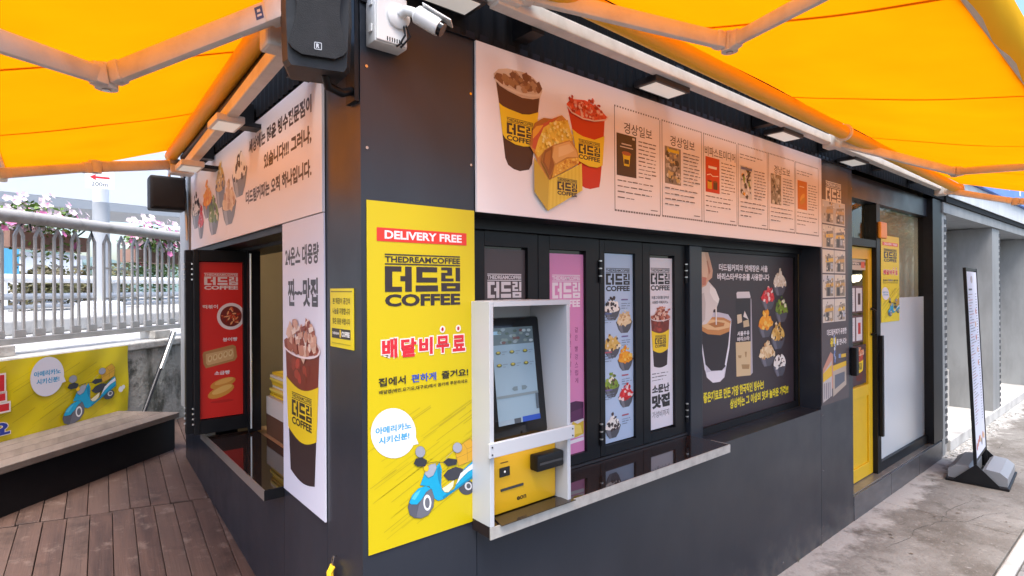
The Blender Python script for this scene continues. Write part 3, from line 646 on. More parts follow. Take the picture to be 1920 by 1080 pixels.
for s_ in (3.8, 5.35): bs.part(MB().tube([fp(s_, 7.66, 1.33), fp(s_, 7.66, 2.6)], .03, 8), 'post', 'whitepaint')
P = Print(); o = P.text('2', 5.42, 2.2, None, .16, '#1b3d55', .03).build('lettering', bs.o); o.matrix_local = bs.inv @ FM @ Matrix(((1, 0, 0, 0), (0, 0, -1, 7.598), (0, 1, 0, 0), (0, 0, 0, 1)))
# ---- far white houses
def house(s_, n_, w_, h_, label):
    t = Thing('far_building', fp(s_, n_, 1.3), label, 'building', 'far white buildings')
    wl = t.part(BX(s_-w_/2, s_+w_/2, n_, n_+8, 1.3, 1.3+h_, FM), 'wall', 'whitepaint')
    t.part(BX(s_-w_/2-.3, s_+w_/2+.3, n_-.3, n_+8.3, 1.31+h_, 1.8+h_, FM), 'roof', 'greypaint')
    for i in range(int(w_/2.2)):
        for j in range(max(1, int(h_/3))):
            a = s_-w_/2+.6+i*2.2; z_ = 2.2+j*2.8
            t.part(BX(a, a+1.2, n_-.06, n_-.01, z_, z_+1.4, FM), 'window', 'bluesign')
house(44, 58, 9, 6.2, 'low white building far behind the bushes, left of the street pole'); house(58, 62, 8, 4.6, 'smaller white building far behind, right of the street pole'); house(34, 60, 7, 4.5, 'white building far away at left behind the railing')

# ================================================================== the kiosk
RC = .145                                     # depth of the window recess
kio = Thing('coffee_kiosk', (2.0, 1.2, 0), 'black painted corner coffee kiosk with serving windows and yellow door', 'building')
K = kio.part
K(BX(0, .425, 0, .28, 0, 3.02), 'corner_column', 'wall')
K(BX(.428, 3.335, 0, .12, 0, .922), 'front_wall', 'wall')
K(BX(3.338, 3.915, 0, .14, 0, 2.64), 'side_wall', 'wall')
K(BX(.428, 3.915, .004, .12, 2.641, 3.02), 'upper_wall', 'soot')
K(BX(.428, 3.335, .001, .12, 2.035, 2.64), 'sign_wall', 'black')
K(BX(.428, 3.335, .121, .30, 1.995, 2.64), 'window_header', 'black')
K(BX(0, .12, .283, .74, 0, 2.0), 'left_near_wall', 'wall')
K(BX(0, .12, .743, 2.9, 0, .925), 'left_wall', 'wall')
K(BX(0, .12, 1.98, 2.62, .928, 2.0), 'left_far_wall', 'wall')
K(BX(.002, .12, .283, 2.62, 2.003, 3.02), 'left_upper_wall', 'black')
K(BX(.122, .3, .283, 2.62, 1.985, 2.6), 'left_header', 'black')
K(BX(-.02, .16, 2.63, 2.72, .9, 2.62), 'rear_post', 'greypaint')
K(BX(0, .12, 2.73, 3.08, .928, 2.5), 'rear_panel', 'greypaint')
K(BX(.125, 6.5, 2.95, 3.07, 0, 3.02), 'back_wall', 'beige')
K(BX(6.2, 6.34, .16, 2.94, 0, 3.02), 'end_wall', 'beige')
K(BX(.13, 6.19, .31, 2.94, .12, .18), 'inner_floor', 'inner_floor')
K(BX(.13, 6.19, .16, 2.94, 2.66, 2.70), 'inner_ceiling', 'beige')
K(BX(-.24, 6.6, -.26, 3.2, 3.03, 3.10), 'roof_slab', 'soot')  # unseen roof, overhang added to keep the corrugated band dark
K(BX(.95, 1.0, 1.25, 2.94, .2, 2.5), 'inner_partition', 'beige')
K(BX(.915, .945, 1.9, 2.5, .2, 2.05), 'inner_doorway', 'soot')
scr = MB().tube([(0, 0, 0), (0, -.0025, 0)], .005, 8).mesh('screw', 'steel')
for x, z in [(3.36, z) for z in (.12, .5, .88, 1.2, 2.62)]+[(3.90, z) for z in (.12, .45, .8, 1.55, 2.0, 2.5)]+[(.435+k*.58, .06) for k in range(6)]+[(.02, z) for z in (.3, .7, 2.2, 2.45)]+[(.41, z) for z in (.3, .7, 2.2, 2.45)]:
    o = bpy.data.objects.new('screw', scr); col.objects.link(o); o.parent = kio.o; o.matrix_local = kio.inv @ Matrix.Translation((x, -.0005, z))
# corrugated metal band under the roof
def corrug(a, b, along, z0, z1, pos, amp=.012, per=.062):
    mb = MB(); n = int((b-a)/per*6); vs = []
    for i in range(n+1):
        t = a+(b-a)*i/n; d = pos-amp*(1+math.cos(2*math.pi*i/6))*.5
        for z_ in (z0, z1): vs.append((t, d, z_) if along == 'x' else (d, t, z_))
    return mb.add(vs, [(2*i, 2*i+1, 2*i+3, 2*i+2) for i in range(n)])
K(corrug(.0, 6.4, 'x', 2.647, 3.025, -.004), 'corrugated_band', 'soot', True)
K(corrug(.0, 2.9, 'y', 2.54, 3.025, -.004), 'corrugated_band', 'soot', True)
K(BX(.0, 3.92, -.012, -.002, 2.641, 2.665), 'sign_trim', 'black')
# front counter (dark polished slab with pale nosing)
ct = K(MB().prism([(.406, -.105), (1.945, -.105), (1.945, .17), (.43, .17), (.43, -.002), (.406, -.002)], .924, .96), 'front_counter', 'counter')
K(BX(.404, 1.947, -.110, -.1055, .921, .961), 'counter_nosing', 'edge', under=ct)
K(BX(1.9455, 1.9495, -.105, -.001, .921, .961), 'counter_nosing', 'edge', under=ct)
# left counter
ct = K(BX(-.075, .17, .745, 1.97, .927, .967), 'left_counter', 'counter')
K(BX(-.0785, -.0755, .742, 1.97, .925, .969), 'counter_nosing', 'alu', under=ct)
K(BX(-.078, -.001, .741, .7445, .925, .966), 'counter_end', 'black', under=ct)
K(BX(.172, .75, .75, 1.97, .90, .94), 'inner_shelf', 'kraft')
# folding window leaves
def leaf_window(x0, x1, p0, p1, z0=.975, z1=1.993, pz0=1.02, pz1=1.935, y=RC):
    L = K(BX(x0+.002, p0, y, y+.035, z0, z1, bev=.003), 'folding_window', 'black')
    for a, b, c, d in ((p1, x1-.002, z0, z1), (p0, p1, z0, pz0), (p0, p1, pz1, z1)): K(BX(a, b, y+.0007, y+.0343, c, d), 'window_rail', 'black', under=L)
    K(BX(p0, p1, y+.022, y+.026, pz0, pz1), 'pane', 'screen_glass', under=L)
    for z_ in ((1.10, 1.86) if x1 in (1.245, 1.945) else ()):
        for zz in (0, .035, .07): K(MB().tube([(x1, y-.006, z_-.07+zz), (x1, y-.006, z_-.042+zz)], .007, 8), 'hinge', 'black', True, under=L); K(MB().tube([(x1, y-.006, z_-.0415+zz), (x1, y-.006, z_-.0355+zz)], .0085, 8), 'hinge_pin', 'alu', True, under=L)
for a in ((.47, .859, .578, .802), (.859, 1.245, .927, 1.155), (1.245, 1.568, 1.283, 1.511), (1.568, 1.945, 1.632, 1.846)): leaf_window(*a)
K(BX(.43, .468, RC, RC+.05, .962, 1.994), 'window_jamb', 'black')
K(BX(1.952, 2.07, RC-.025, RC+.08, .924, 1.994, bev=.004), 'window_post', 'wall')
K(BX(.43, 1.95, RC-.005, RC+.05, .962, .973), 'window_track', 'metal_dark')
fxw = K(BX(2.072, 2.108, RC, RC+.05, .924, 1.994), 'fixed_window', 'wall')
for a in ((3.29, 3.334, .924, 1.994), (2.109, 3.289, .924, .965), (2.109, 3.289, 1.972, 1.994)): K(BX(a[0], a[1], RC+.001, RC+.05, a[2], a[3]), 'window_frame', 'black', under=fxw)
K(BX(1.952, 3.334, .121, RC-.001, .90, .923), 'window_sill', 'wall')
# left opening: folded pair of leaves
for i, (y0, xx) in enumerate(((1.80, -.137), (1.848, -.168))):
    L = K(BX(xx, -.109 if i == 0 else .15, y0, y0+.04, .985, 1.985, bev=.003), 'folding_window', 'black')
    if i == 0:
        for a, b, c, d in ((.112, .15, .985, 1.985), (-.109, .112, .985, 1.06), (-.109, .112, 1.925, 1.985)): K(BX(a, b, y0+.0006, y0+.0394, c, d), 'window_rail', 'black', under=L)
        K(BX(-.109, .112, y0+.025, y0+.03, 1.06, 1.925), 'pane', 'screen_glass', under=L)
    for z_ in (1.12, 1.90):
        for zz in range(4): K(MB().tube([(xx-.004, y0+.01, z_-.08+zz*.028), (xx-.004, y0+.01, z_-.072+zz*.028)], .006, 8), 'hinge_pin', 'alu', True, under=L)
K(BX(.125, .19, 1.755, 1.79, .97, 1.985), 'left_jamb', 'black')
K(MB().tube([(.135, 1.745, .99), (.135, 1.745, 1.97)], .006, 8), 'jamb_rod', 'alu', True)
K(BX(.125, .19, .745, .78, .97, 1.985), 'left_jamb', 'black')
# door step of grey tiles
for a, b in ((3.92, 4.74), (4.745, 5.52), (5.525, 6.27)):
    K(BX(a, b, -.004, .012, 0, .182, bev=.003), 'step_tile', 'tile'); K(BX(a, b, .0125, .30, .1, .188, bev=.002), 'step_tile', 'tile_top')
K(BX(3.92, 6.27, .02, .3, .0, .099), 'step_core', 'concrete')
# door and shop window
DY = .09
K(BX(3.917, 3.975, .06, .16, .19, 2.64), 'door_post', 'black'); K(BX(4.615, 4.70, .055, .15, .19, 2.46), 'door_post', 'black')
K(BX(3.976, 6.04, .055, .16, 2.462, 2.64), 'shop_header', 'wall'); K(BX(3.976, 4.614, .058, .15, 2.09, 2.15), 'door_header', 'black')
dr_ = K(BX(3.98, 4.065, DY, DY+.045, .195, 2.085, bev=.003), 'door', 'yellow_door')
K(BX(4.525, 4.61, DY, DY+.045, .195, 2.085, bev=.003), 'stile', 'yellow_door', under=dr_)
for c, d in ((.195, .30), (.86, .95), (1.99, 2.085)): K(BX(4.066, 4.524, DY+.001, DY+.044, c, d, bev=.002), 'rail', 'yellow_door', under=dr_)
K(BX(4.066, 4.524, DY+.014, DY+.03, .301, .859), 'door_panel', 'yellow_door', under=dr_)
K(BX(4.066, 4.524, DY+.02, DY+.024, .951, 1.989), 'pane', 'glass', under=dr_)
K(MB().tube([(4.57, DY-.005, 1.36), (4.57, DY-.04, 1.38), (4.57, DY-.04, 1.56), (4.57, DY-.005, 1.58)], .011, 10), 'handle', 'black', True, under=dr_)
K(BX(3.86, 3.91, -.045, -.002, 1.10, 1.31, bev=.006), 'lock_box', 'black')
for z_ in (1.2, .62): K(BX(4.612, 4.64, DY-.04, DY-.01, z_, z_+.03), 'hinge', 'black')
K(BX(3.976, 4.614, DY+.02, DY+.024, 2.151, 2.461), 'transom_pane', 'glass')
K(BX(4.645, 4.685, .025, .054, .5, 1.35, bev=.004), 'pull_bar', 'black')
wd = K(BX(4.701, 6.04, .06, .12, .19, .27), 'shop_window', 'black')
K(BX(4.701, 6.04, .085, .09, .271, 1.66), 'frosted_film', 'frost', under=wd); K(BX(4.701, 6.04, .085, .09, 1.661, 2.461), 'clear_pane', 'glass', under=wd)
K(BX(6.041, 6.36, .005, .16, .19, 2.64), 'window_jamb', 'black')
K(BX(4.715, 6.035, .128, .136, 1.5, 2.455), 'beige_backing', 'beige')  # added panel stands for the beige interior and brightens the clear pane
K(BX(4.64, 4.80, .03, .058, 2.17, 2.31, bev=.01), 'call_box', 'orange_box')
# items inside, seen through the openings, and an added tube light
pn = Thing('pendant_lamp', (5.69, .6, 1.80), 'lit warm pendant lamp glowing behind the yellow door glass', 'lamp')
pn.part(MB().lathe([(.02, .1), (.05, .09), (.13, .02), (.14, 0)], 20, Matrix.Translation((5.69, .6, 1.88))), 'shade', 'white_plastic', True)
pn.part(MB().lathe([(.005, -.06), (.05, -.05), (.075, -.01), (.07, .01)], 16, Matrix.Translation((5.69, .6, 1.87))), 'bulb', 'pendant', True); pn.part(MB().tube([(5.69, .6, 1.98), (5.69, .6, 2.66)], .006, 6), 'cord', 'black')
tl = Thing('added_tube', (.6, 1.5, 2.64), 'added unseen warm tube light brightening the inside of the serving window', 'lamp'); tl.part(BX(.3, .36, 1.0, 2.1, 2.60, 2.655), 'housing', 'white_plastic'); tl.part(MB().tube([(.33, 1.02, 2.58), (.33, 2.08, 2.58)], .016, 10), 'tube', 'added_tube_light', True)  # lamp added out of sight to brighten the serving room
def inner_stack():
    t = Thing('packet_stack', (.35, 1.6, .945), 'stack of yellow paper packets inside the left serving window', 'packets')
    r_ = random.Random(4)
    for k in range(9): t.part(BX(.24+r_.uniform(-.01, .01), .50, 1.42+r_.uniform(-.02, .02), 1.74, 1.165+k*.015, 1.177+k*.015), 'packet', paper(('#e8c42e', '#d8b02a', '#f0d860', '#e0d8c8')[k % 4]))
    t2 = Thing('carton', (.35, 1.6, .945), 'white and brown carton under yellow packets inside left window', 'carton'); t2.part(BX(.22, .52, 1.42, 1.76, 1.06, 1.16), 'upper_box', paper('#d8cfc4')); t2.part(BX(.22, .52, 1.42, 1.76, .945, 1.058), 'lower_box', paper('#6b4a38'))
    t3 = Thing('crumpled_bag', (.38, 1.62, 1.30), 'crumpled pale paper bag on top of the yellow packets', 'bag')
    b = bmesh.new(); bmesh.ops.create_icosphere(b, subdivisions=2, radius=.07)
    for v in b.verts: v.co *= r_.uniform(.75, 1.2)
    mb = MB(); b.verts.index_update(); mb.add([v.co+Vector((.38, 1.6, 1.355)) for v in b.verts], [[v.index for v in f.verts] for f in b.faces]); t3.part(mb, 'bag_body', paper('#d9cdb8'))
inner_stack()

r_ = random.Random(41)
ck = MB(); 
for pts in ([(3.6, -.3), (3.9, -.36), (4.1, -.34), (4.4, -.42), (4.7, -.40), (5.1, -.47)], [(4.4, -.42), (4.55, -.55), (4.8, -.6), (5.0, -.72)], [(6.9, -.2), (7.2, -.3), (7.5, -.28), (7.9, -.4)]):
    for (a, b), (c, d) in zip(pts[:-1], pts[1:]):
        for k in range(4):
            t0, t1 = k/4, (k+1)/4; j0, j1 = r_.uniform(-.012, .012), r_.uniform(-.012, .012); w0 = r_.uniform(.0006, .0018)
            ck.add([(a+(c-a)*t0, b+(d-b)*t0+j0*(k > 0)-w0, .0012), (a+(c-a)*t1, b+(d-b)*t1-w0, .0012), (a+(c-a)*t1, b+(d-b)*t1+w0, .0012), (a+(c-a)*t0, b+(d-b)*t0+j0*(k > 0)+w0, .0012)], [(0, 1, 2, 3)])
o = ck.build('crack', 'soot', pave); o['kind'] = 'stuff'
# ================================================================== awnings
def awning(name, label, grp, edge_in, edge_out, a0, a1, seams, sag, group):
    """edge_in(t)/edge_out(t) give the roller side and the front side at position t along the wall"""
    t = Thing(name, (edge_in((a0+a1)/2)+edge_out((a0+a1)/2))/2, label, 'awning', group)
    nA, nB = 150, 16
    cuts = [a0]+list(seams)+[a1]
    def pt(u, q, off=0.0):
        p = edge_in(u).lerp(edge_out(u), q)
        p.z += off-sag*math.sin(math.pi*q)*(1+.15*math.sin(u*2.1))-.004*math.sin(u*5.3+q*3)-.0022*math.sin(u*17+q*9)*q*(1-q)*4-.0015*math.sin(u*31-q*5)*(q**3); return p
    for c0, c1 in zip(cuts[:-1], cuts[1:]):
        mb = MB(); n = max(4, int(nA*(c1-c0)/(a1-a0)))
        vs = [pt(c0+(c1-c0)*i/n, j/nB) for j in range(nB+1) for i in range(n+1)]
        mb.add(vs, [(j*(n+1)+i, j*(n+1)+i+1, (j+1)*(n+1)+i+1, (j+1)*(n+1)+i) for j in range(nB) for i in range(n)])
        t.part(mb, 'cloth_panel', 'awning', True)
    for c in seams:
        mb = MB(); vs = [pt(c+d, j/nB, -.004) for j in range(nB+1) for d in (-.009, .009)]
        mb.add(vs, [(2*j, 2*j+1, 2*j+3, 2*j+2) for j in range(nB)]); t.part(mb, 'seam', 'seam')
    return t, pt
def arm(t, sh, el, en, wd=.062, up=(0, 0, 1)):
    sh, el, en = Vector(sh), Vector(el), Vector(en); d1 = (el-sh).normalized(); d2 = (en-el).normalized()
    a = t.part(MB().bar(sh, el-d1*.035, .032, wd, up, .012), 'upper_arm', 'arm', True)
    t.part(MB().bar(sh-d1*.03, sh+d1*.06, .046, wd*1.12, up, .008), 'shoulder_socket', 'arm', True, under=a)
    b = t.part(MB().bar(el+d2*.035, en, .028, wd*.85, up, .012), 'forearm', 'arm', True)
    z = Vector((0, 0, 1)); c = t.part(MB().tube([el-z*wd*.55, el+z*wd*.55], .03, 14), 'elbow', 'arm', True)
    t.part(MB().tube([el-z*wd*.62, el+z*wd*.62], .012, 10), 'elbow_pin', 'steel', True, under=c)
    for q in (el-d1*.045, el+d2*.045): t.part(MB().bar(q-d1*.018, q+d1*.018, .04, wd*1.0, up, .006), 'elbow_fork', 'arm', True, under=c)
    t.part(MB().bar(en-d2*.03, en+d2*.02, .04, .05, up, .006), 'end_bracket', 'arm', True, under=b)
# front awning
def fz(x): return 2.822-.02*x
fin = lambda x: Vector((x, -.262, fz(x)+.004)); fou = lambda x: Vector((x, -1.215, fz(x)-.245))
fa, fpt = awning('awning', 'yellow retractable awning over the front counter and door', None, fin, fou, .16, 5.78, (1.17, 2.32, 3.47, 4.62), .012, 'yellow awnings')
fa.part(MB().tube([(.16+i*.5, -.255, fz(.16+i*.5)-.044) for i in range(12)]+[(5.80, -.255, fz(5.8)-.044)], .040, 18), 'roller', 'roller', True)
fa.part(MB().bar((.40, -.15, 2.722), (5.66, -.15, 2.672), .05, .05, bev=.004), 'mounting_bar', 'arm')
for x in (.62, 1.5, 2.4, 3.3, 4.3, 5.2): fa.part(BX(x-.03, x+.03, -.125, -.02, 2.68, 2.78), 'wall_bracket', 'black')
fa.part(MB().bar(fou(.16)+Vector((0, -.016, .014)), fou(5.78)+Vector((0, -.016, .014)), .038, .06, bev=.006), 'front_bar', 'arm')
mb = MB(); n = 60; prof = [(-.03, .125), (-.05, .115), (-.066, .07), (-.068, .0), (-.056, -.055), (-.036, -.085)]
vs = []
for i in range(n+1):
    x = .16+5.62*i/n; c = fou(x); k = .006*math.sin(i*1.3)
    vs += [(x, c.y+a-k*(b < 0), c.z+b*.85+.004*math.sin(i*.9)*(b < -.05)) for a, b in prof]
m_ = len(prof); mb.add(vs, [(i*m_+j, i*m_+j+1, (i+1)*m_+j+1, (i+1)*m_+j) for i in range(n) for j in range(m_-1)]); fa.part(mb, 'valance', 'valance', True)
arm(fa, (.47, -.185, 2.755), (1.215, -.525, 2.672), (.84, -1.17, 2.565))
arm(fa, (3.17, -.185, 2.69), (4.50, -.5, 2.62), (4.0, -1.17, 2.50))
arm(fa, (5.62, -.185, 2.645), (5.79, -.65, 2.50), (5.68, -1.17, 2.43), .055)
for x in (.44, 3.12, 5.6):
    z_ = 2.73-.02*x+(.02 if x < 1 else .015)
    fa.part(BX(x-.05, x+.05, -.20, -.12, z_-.035, z_+.05, bev=.01), 'shoulder_bracket', 'arm')
for x in (3.05, 5.75): fa.part(MB().lathe([(.03, -.012), (.052, -.01), (.052, .01), (.03, .012)], 18, Matrix.Translation((x, -.255, fz(x)-.044)) @ Matrix.Rotation(R(90), 4, 'Y')), 'roller_support', 'arm', True)
# left awning
def lz(y): return 2.655
lin_ = lambda y: Vector((-.205+.024*y, y, 2.648)); lou = lambda y: Vector((-.93, y, 2.648-.255))
la, lpt = awning('awning', 'yellow retractable awning over the left serving window and deck', None, lin_, lou, -.10, 2.46, (.62, 1.50), .010, 'yellow awnings')
la.part(MB().tube([(-.200, -.08, 2.610), (-.141, 2.47, 2.610)], .036, 18), 'roller', 'roller', True)
la.part(MB().bar((-.172, .10, 2.515), (-.092, 2.3, 2.515), .045, .05, bev=.004), 'mounting_bar', 'arm')
la.part(MB().tube([(-.155, .05, 2.575), (-.10, 2.3, 2.575)], .02, 10), 'rear_tube', 'black', True)
for y in (.35, 1.1, 1.9): la.part(BX(-.10, -.02, y-.03, y+.03, 2.50, 2.60), 'wall_bracket', 'black')
la.part(MB().bar(lou(-.1)+Vector((0, 0, -.01)), lou(2.46)+Vector((0, 0, -.01)), .05, .06, bev=.01), 'front_bar', 'arm')
mb = MB(); n = 30; vs = []
for i in range(n+1):
    y = -.1+2.56*i/n; c = lou(y); vs += [(c.x-.03-a*.2-.006*math.sin(i*1.1)*(-b*5), y, c.z+b) for a, b in ((0, .03), (.06, -.05), (.02, -.14))]
mb.add(vs, [(i*3+j, i*3+j+1, (i+1)*3+j+1, (i+1)*3+j) for i in range(n) for j in range(2)]); la.part(mb, 'valance', 'valance', True)
arm(la, (-.225, -.03, 2.545), (-.597, .466, 2.408), (-.90, -.01, 2.31), .066)
arm(la, (-.125, 2.44, 2.555), (-.545, 2.10, 2.426), (-.90, 1.87, 2.31), .058)
la.part(BX(-.25, -.02, .07, .15, 2.47, 2.545, bev=.01), 'shoulder_bracket', 'arm'); la.part(BX(-.16, -.03, 2.36, 2.46, 2.49, 2.545, bev=.008), 'shoulder_bracket', 'arm')
P = Print(); P.rect(0, 0, .024, .036, '#2a5a9c'); P.rect(.005, .008, .014, .006, '#dfe6ee'); P.rect(.007, .02, .010, .008, '#dfe6ee')
o = P.build('sticker', la.o); d1 = (Vector((-.597, .466, 2.408))-Vector((-.225, -.03, 2.545))).normalized(); sdv = d1.cross(Vector((0, 0, 1))).normalized(); upv = sdv.cross(d1)
o.matrix_local = la.inv @ frame(Vector((-.225, -.03, 2.545))+d1*.09-sdv*.0165-upv*.018, -d1, upv) if sdv.y > 0 else la.inv @ frame(Vector((-.225, -.03, 2.545))+d1*.09+sdv*.0165-upv*.018, -d1, upv)

# ---- flood lamps above the signboards
def lamp(c, axis, label, half=.13):
    t = Thing('flood_lamp', c, label, 'lamp', 'flat flood lamps under the eaves'); x, y, z = c
    if axis == 'x':
        b = t.part(BX(x-half, x+half, y-.06, y+.06, z, z+.03, bev=.004), 'housing', 'metal_dark'); t.part(BX(x-half+.02, x+half-.02, y-.045, y+.045, z-.003, z-.0005), 'diffuser', 'lampglass')
        for k in (-.07, .07): t.part(BX(x+k-.006, x+k+.006, y+.061, -.012 if y < 0 else y+.1, z+.005, z+.025), 'bracket_arm', 'black')
    else:
        b = t.part(BX(x-.055, x+.055, y-half, y+half, z, z+.03, bev=.004), 'housing', 'arm'); t.part(BX(x-.042, x+.042, y-half+.02, y+half-.02, z-.003, z-.0005), 'diffuser', 'lampglass')
        t.part(BX(x+.056, -.012, y-.04, y+.04, z+.005, z+.025), 'bracket_arm', 'black')
lamp((1.42, -.085, 2.663), 'x', 'flat flood lamp above the printed cups on the front signboard'); lamp((2.62, -.085, 2.655), 'x', 'flat flood lamp above the framed articles on the front signboard')
lamp((3.70, -.085, 2.65), 'x', 'flat flood lamp above the tall photo poster by the door'); lamp((.25, -.085, 2.70), 'x', 'flat flood lamp at the top of the corner column beside the security camera')
lamp((-.145, 1.03, 2.470), 'y', 'flat flood lamp above the middle of the left signboard', .09); lamp((-.145, 1.84, 2.425), 'y', 'flat flood lamp at the far end of the left signboard', .09)

# ---- loudspeaker on the corner
sp = Thing('loudspeaker', (-.06, .12, 2.45), 'black wall loudspeaker hanging at the corner of the kiosk', 'loudspeaker')
RZ = Matrix.Translation((-.150, -.045, 2.525)) @ Matrix.Rotation(R(-16), 4, 'Z') @ Matrix.Rotation(R(5), 4, 'X') @ Matrix.Scale(.90, 4)
out = []
for z_, hw in ((-.165, .088), (-.15, .099), (.0, .105), (.15, .099), (.17, .09)): out.append((z_, hw))
mb = MB(); vs = []
for z_, hw in out:
    for x, y in ((-hw, -.02), (-hw*.86, -.062), (hw*.86, -.062), (hw, -.02), (hw*.8, .11), (-hw*.8, .11)): vs.append(Vector((x, y, z_)))
fs = [tuple(range(5, -1, -1)), tuple(range(24, 30))]+[(i*6+k, i*6+(k+1) % 6, (i+1)*6+(k+1) % 6, (i+1)*6+k) for i in range(4) for k in range(6)]
mb.add([RZ @ v for v in vs], fs); shell = sp.part(mb, 'shell', 'speaker_shell')
g = []
for k in range(21):
    q = -1+2*k/20; hw = .073+.012*math.cos(q*math.pi*1.05+math.pi) if abs(q) < .9 else .073*(1-(abs(q)-.9)*3.5); g.append((hw, q*.138+.004))
pts = g+[(-a, b) for a, b in g[::-1]]
sp.part(MB().prism(pts, 0, .018, RZ @ Matrix(((1, 0, 0, 0), (0, 0, -1, -.0605), (0, 1, 0, 0), (0, 0, 0, 1)))), 'grille', 'speaker')
P = Print(0); P.rrect(0, 0, .022, .022, .003, '#b9bcc2'); P.rrect(.0022, .0022, .0176, .0176, .002, '#1b1d20'); P.text('R', .006, .0045, .009, .013, '#d5d8dd', .03)
o = P.build('badge', sp.o); o.matrix_local = sp.inv @ RZ @ frame((-.012, -.0793, -.115), (1, 0, 0), (0, 0, 1))
sp.part(MB().tube([(-.12, -.03, 2.385), (-.10, .0, 2.362), (-.05, .02, 2.358), (-.012, .03, 2.375)], .013, 10), 'bracket', 'black', True); sp.part(BX(-.016, -.002, .005, .07, 2.34, 2.74), 'mount_plate', 'black')

# ---- security camera
cc = Thing('security_camera', (.08, -.03, 2.5), 'white bullet security camera on a white junction box', 'camera')
bx_ = cc.part(BX(.018, .128, -.062, -.001, 2.508, 2.662, bev=.005), 'junction_box', 'white_plastic', True)
cc.part(BX(.022, .124, -.069, -.0625, 2.512, 2.658, bev=.003), 'box_lid', 'white_plastic', under=bx_)
for z_ in (2.54, 2.62): cc.part(BX(.013, .0175, -.05, -.03, z_, z_+.022, bev=.001), 'latch', 'white_plastic', under=bx_)
for k in range(7): cc.part(BX(.055+k*.008, .058+k*.008, -.0705, -.0692, 2.516, 2.528), 'vent_slot', 'soot', under=bx_)
cc.part(MB().lathe([(.038, 0), (.038, .008), (.03, .014), (.014, .018)], 24, Matrix.Translation((.092, -.0695, 2.598)) @ Matrix.Rotation(R(90), 4, 'X')), 'mount_disc', 'white_plastic', True)
cc.part(MB().tube([(.092, -.085, 2.598), (.100, -.104, 2.606), (.116, -.118, 2.600), (.132, -.128, 2.589)], [.014, .016, .015, .013], 12), 'swivel_arm', 'white_plastic', True)
d = Vector((.62, -.52, -.50)).normalized(); a_ = Vector((.122, -.121, 2.598))
bd = cc.part(MB().tube([a_, a_+d*.008, a_+d*.075, a_+d*.085], [.018, .027, .027, .025], 18), 'camera_body', 'white_plastic', True)
cc.part(MB().tube([a_+d*.0852, a_+d*.098], .022, 18), 'lens', 'lens', True, under=bd)
sdv = d.cross(Vector((0, 0, 1))).normalized(); upv = sdv.cross(d); 
cc.part(MB().bar(a_+d*.012+upv*.030, a_+d*.112+upv*.030, .05, .004, bev=.001), 'sun_hood', 'white_plastic', under=bd)
for k, q in enumerate((0, .018)): cc.part(MB().tube([(.105+q*.3, -.078, 2.58), (.108+q, -.085, 2.54), (.098+q*.6, -.07, 2.516), (.088+q*.8, -.066, 2.507)], .0032, 6), 'cable', 'black', True)

# ---- small loudspeaker at the far end
t = Thing('small_loudspeaker', (-.12, 2.72, 2.3), 'small dark box loudspeaker hanging at the far end of left wall', 'loudspeaker')
t.part(BX(-.245, -.045, 2.56, 2.70, 2.285, 2.50, bev=.012), 'cabinet', 'speaker'); t.part(BX(-.23, -.06, 2.552, 2.559, 2.30, 2.485, bev=.002), 'grille', 'speaker'); t.part(MB().tube([(-.13, 2.63, 2.50), (-.13, 2.63, 2.56), (-.03, 2.60, 2.57)], .01, 8), 'bracket', 'steel', True)
t.part(MB().tube([(-.06, 2.66, 2.56), (-.035, 2.66, 2.42), (-.025, 2.66, 2.1)], .009, 6), 'conduit', 'alu', True)

# ---- hook with yellow strap low on the corner
t = Thing('strap_bundle', (-.012, .196, .80), 'yellow strap bundle on a steel snap hook low on the corner column', 'strap')
t.part(MB().tube([(-.004, .196, .884), (-.014, .19, .889), (-.018, .19, .87), (-.016, .201, .848), (-.014, .207, .85), (-.016, .203, .875), (-.014, .196, .888)], .0022, 8), 'snap_hook', 'steel', True)
r_ = random.Random(6)
for k in range(7): y = .186+k*.004; t.part(MB().tube([(-.016, y, .855), (-.02-r_.random()*.01, y+r_.uniform(-.006, .006), .835), (-.016-r_.random()*.012, y+r_.uniform(-.012, .012)+.004*(k-3), .79), (-.014, y+.006*(k-3), .72)], .0042, 6), 'strap', 'yellow_strap', True)

# ================================================================== ordering machine in its white cabinet
cb = Thing('machine_cabinet', (.6, 0, .96), 'white open cabinet box standing on the front counter', 'cabinet')
cb.part(BX(.406, .423, -.108, -.003, .9615, 1.722, bev=.0015), 'left_panel', 'white_lam'); cb.part(BX(.773, .79, -.108, .115, .9615, 1.704, bev=.0015), 'right_panel', 'white_lam')
cb.part(BX(.4235, .79, -.108, -.003, 1.7045, 1.722), 'top_panel', 'white_lam'); cb.part(BX(.432, .7725, -.0025, .115, 1.7047, 1.7217), 'top_panel', 'white_lam'); cb.part(BX(.432, .772, .10, .114, .9615, 1.704), 'back_panel', 'white_lam')
xb = cb.part(BX(.394, .798, -.1215, -.1085, 1.198, 1.247, bev=.002), 'cross_bar', 'white_lam')
for x in (.405, .787):
    for z_ in (1.21, 1.235): cb.part(MB().tube([(x, -.1235, z_), (x, -.1216, z_)], .003, 8), 'screw', 'metal_dark', under=xb)
mc = Thing('ordering_machine', (.62, .0, .962), 'self-order machine with black touch screen and yellow lower body', 'machine')
TM = Matrix.Translation((.505, .0, 1.205)) @ Matrix.Rotation(R(-7), 4, 'X')
scn = mc.part(BX(0, .278, 0, .045, 0, .455, TM, bev=.014), 'screen_body', 'screen_glass', True)
P = Print(.0005); W_, H_ = .205, .36
P.rect(0, 0, W_, H_, '#8ea5b4'); P.rect(0, H_*.82, W_, H_*.18, '#5f6d72'); P.rect(0, H_*.93, W_*.22, H_*.035, '#9fc3d8')
r_ = random.Random(8)
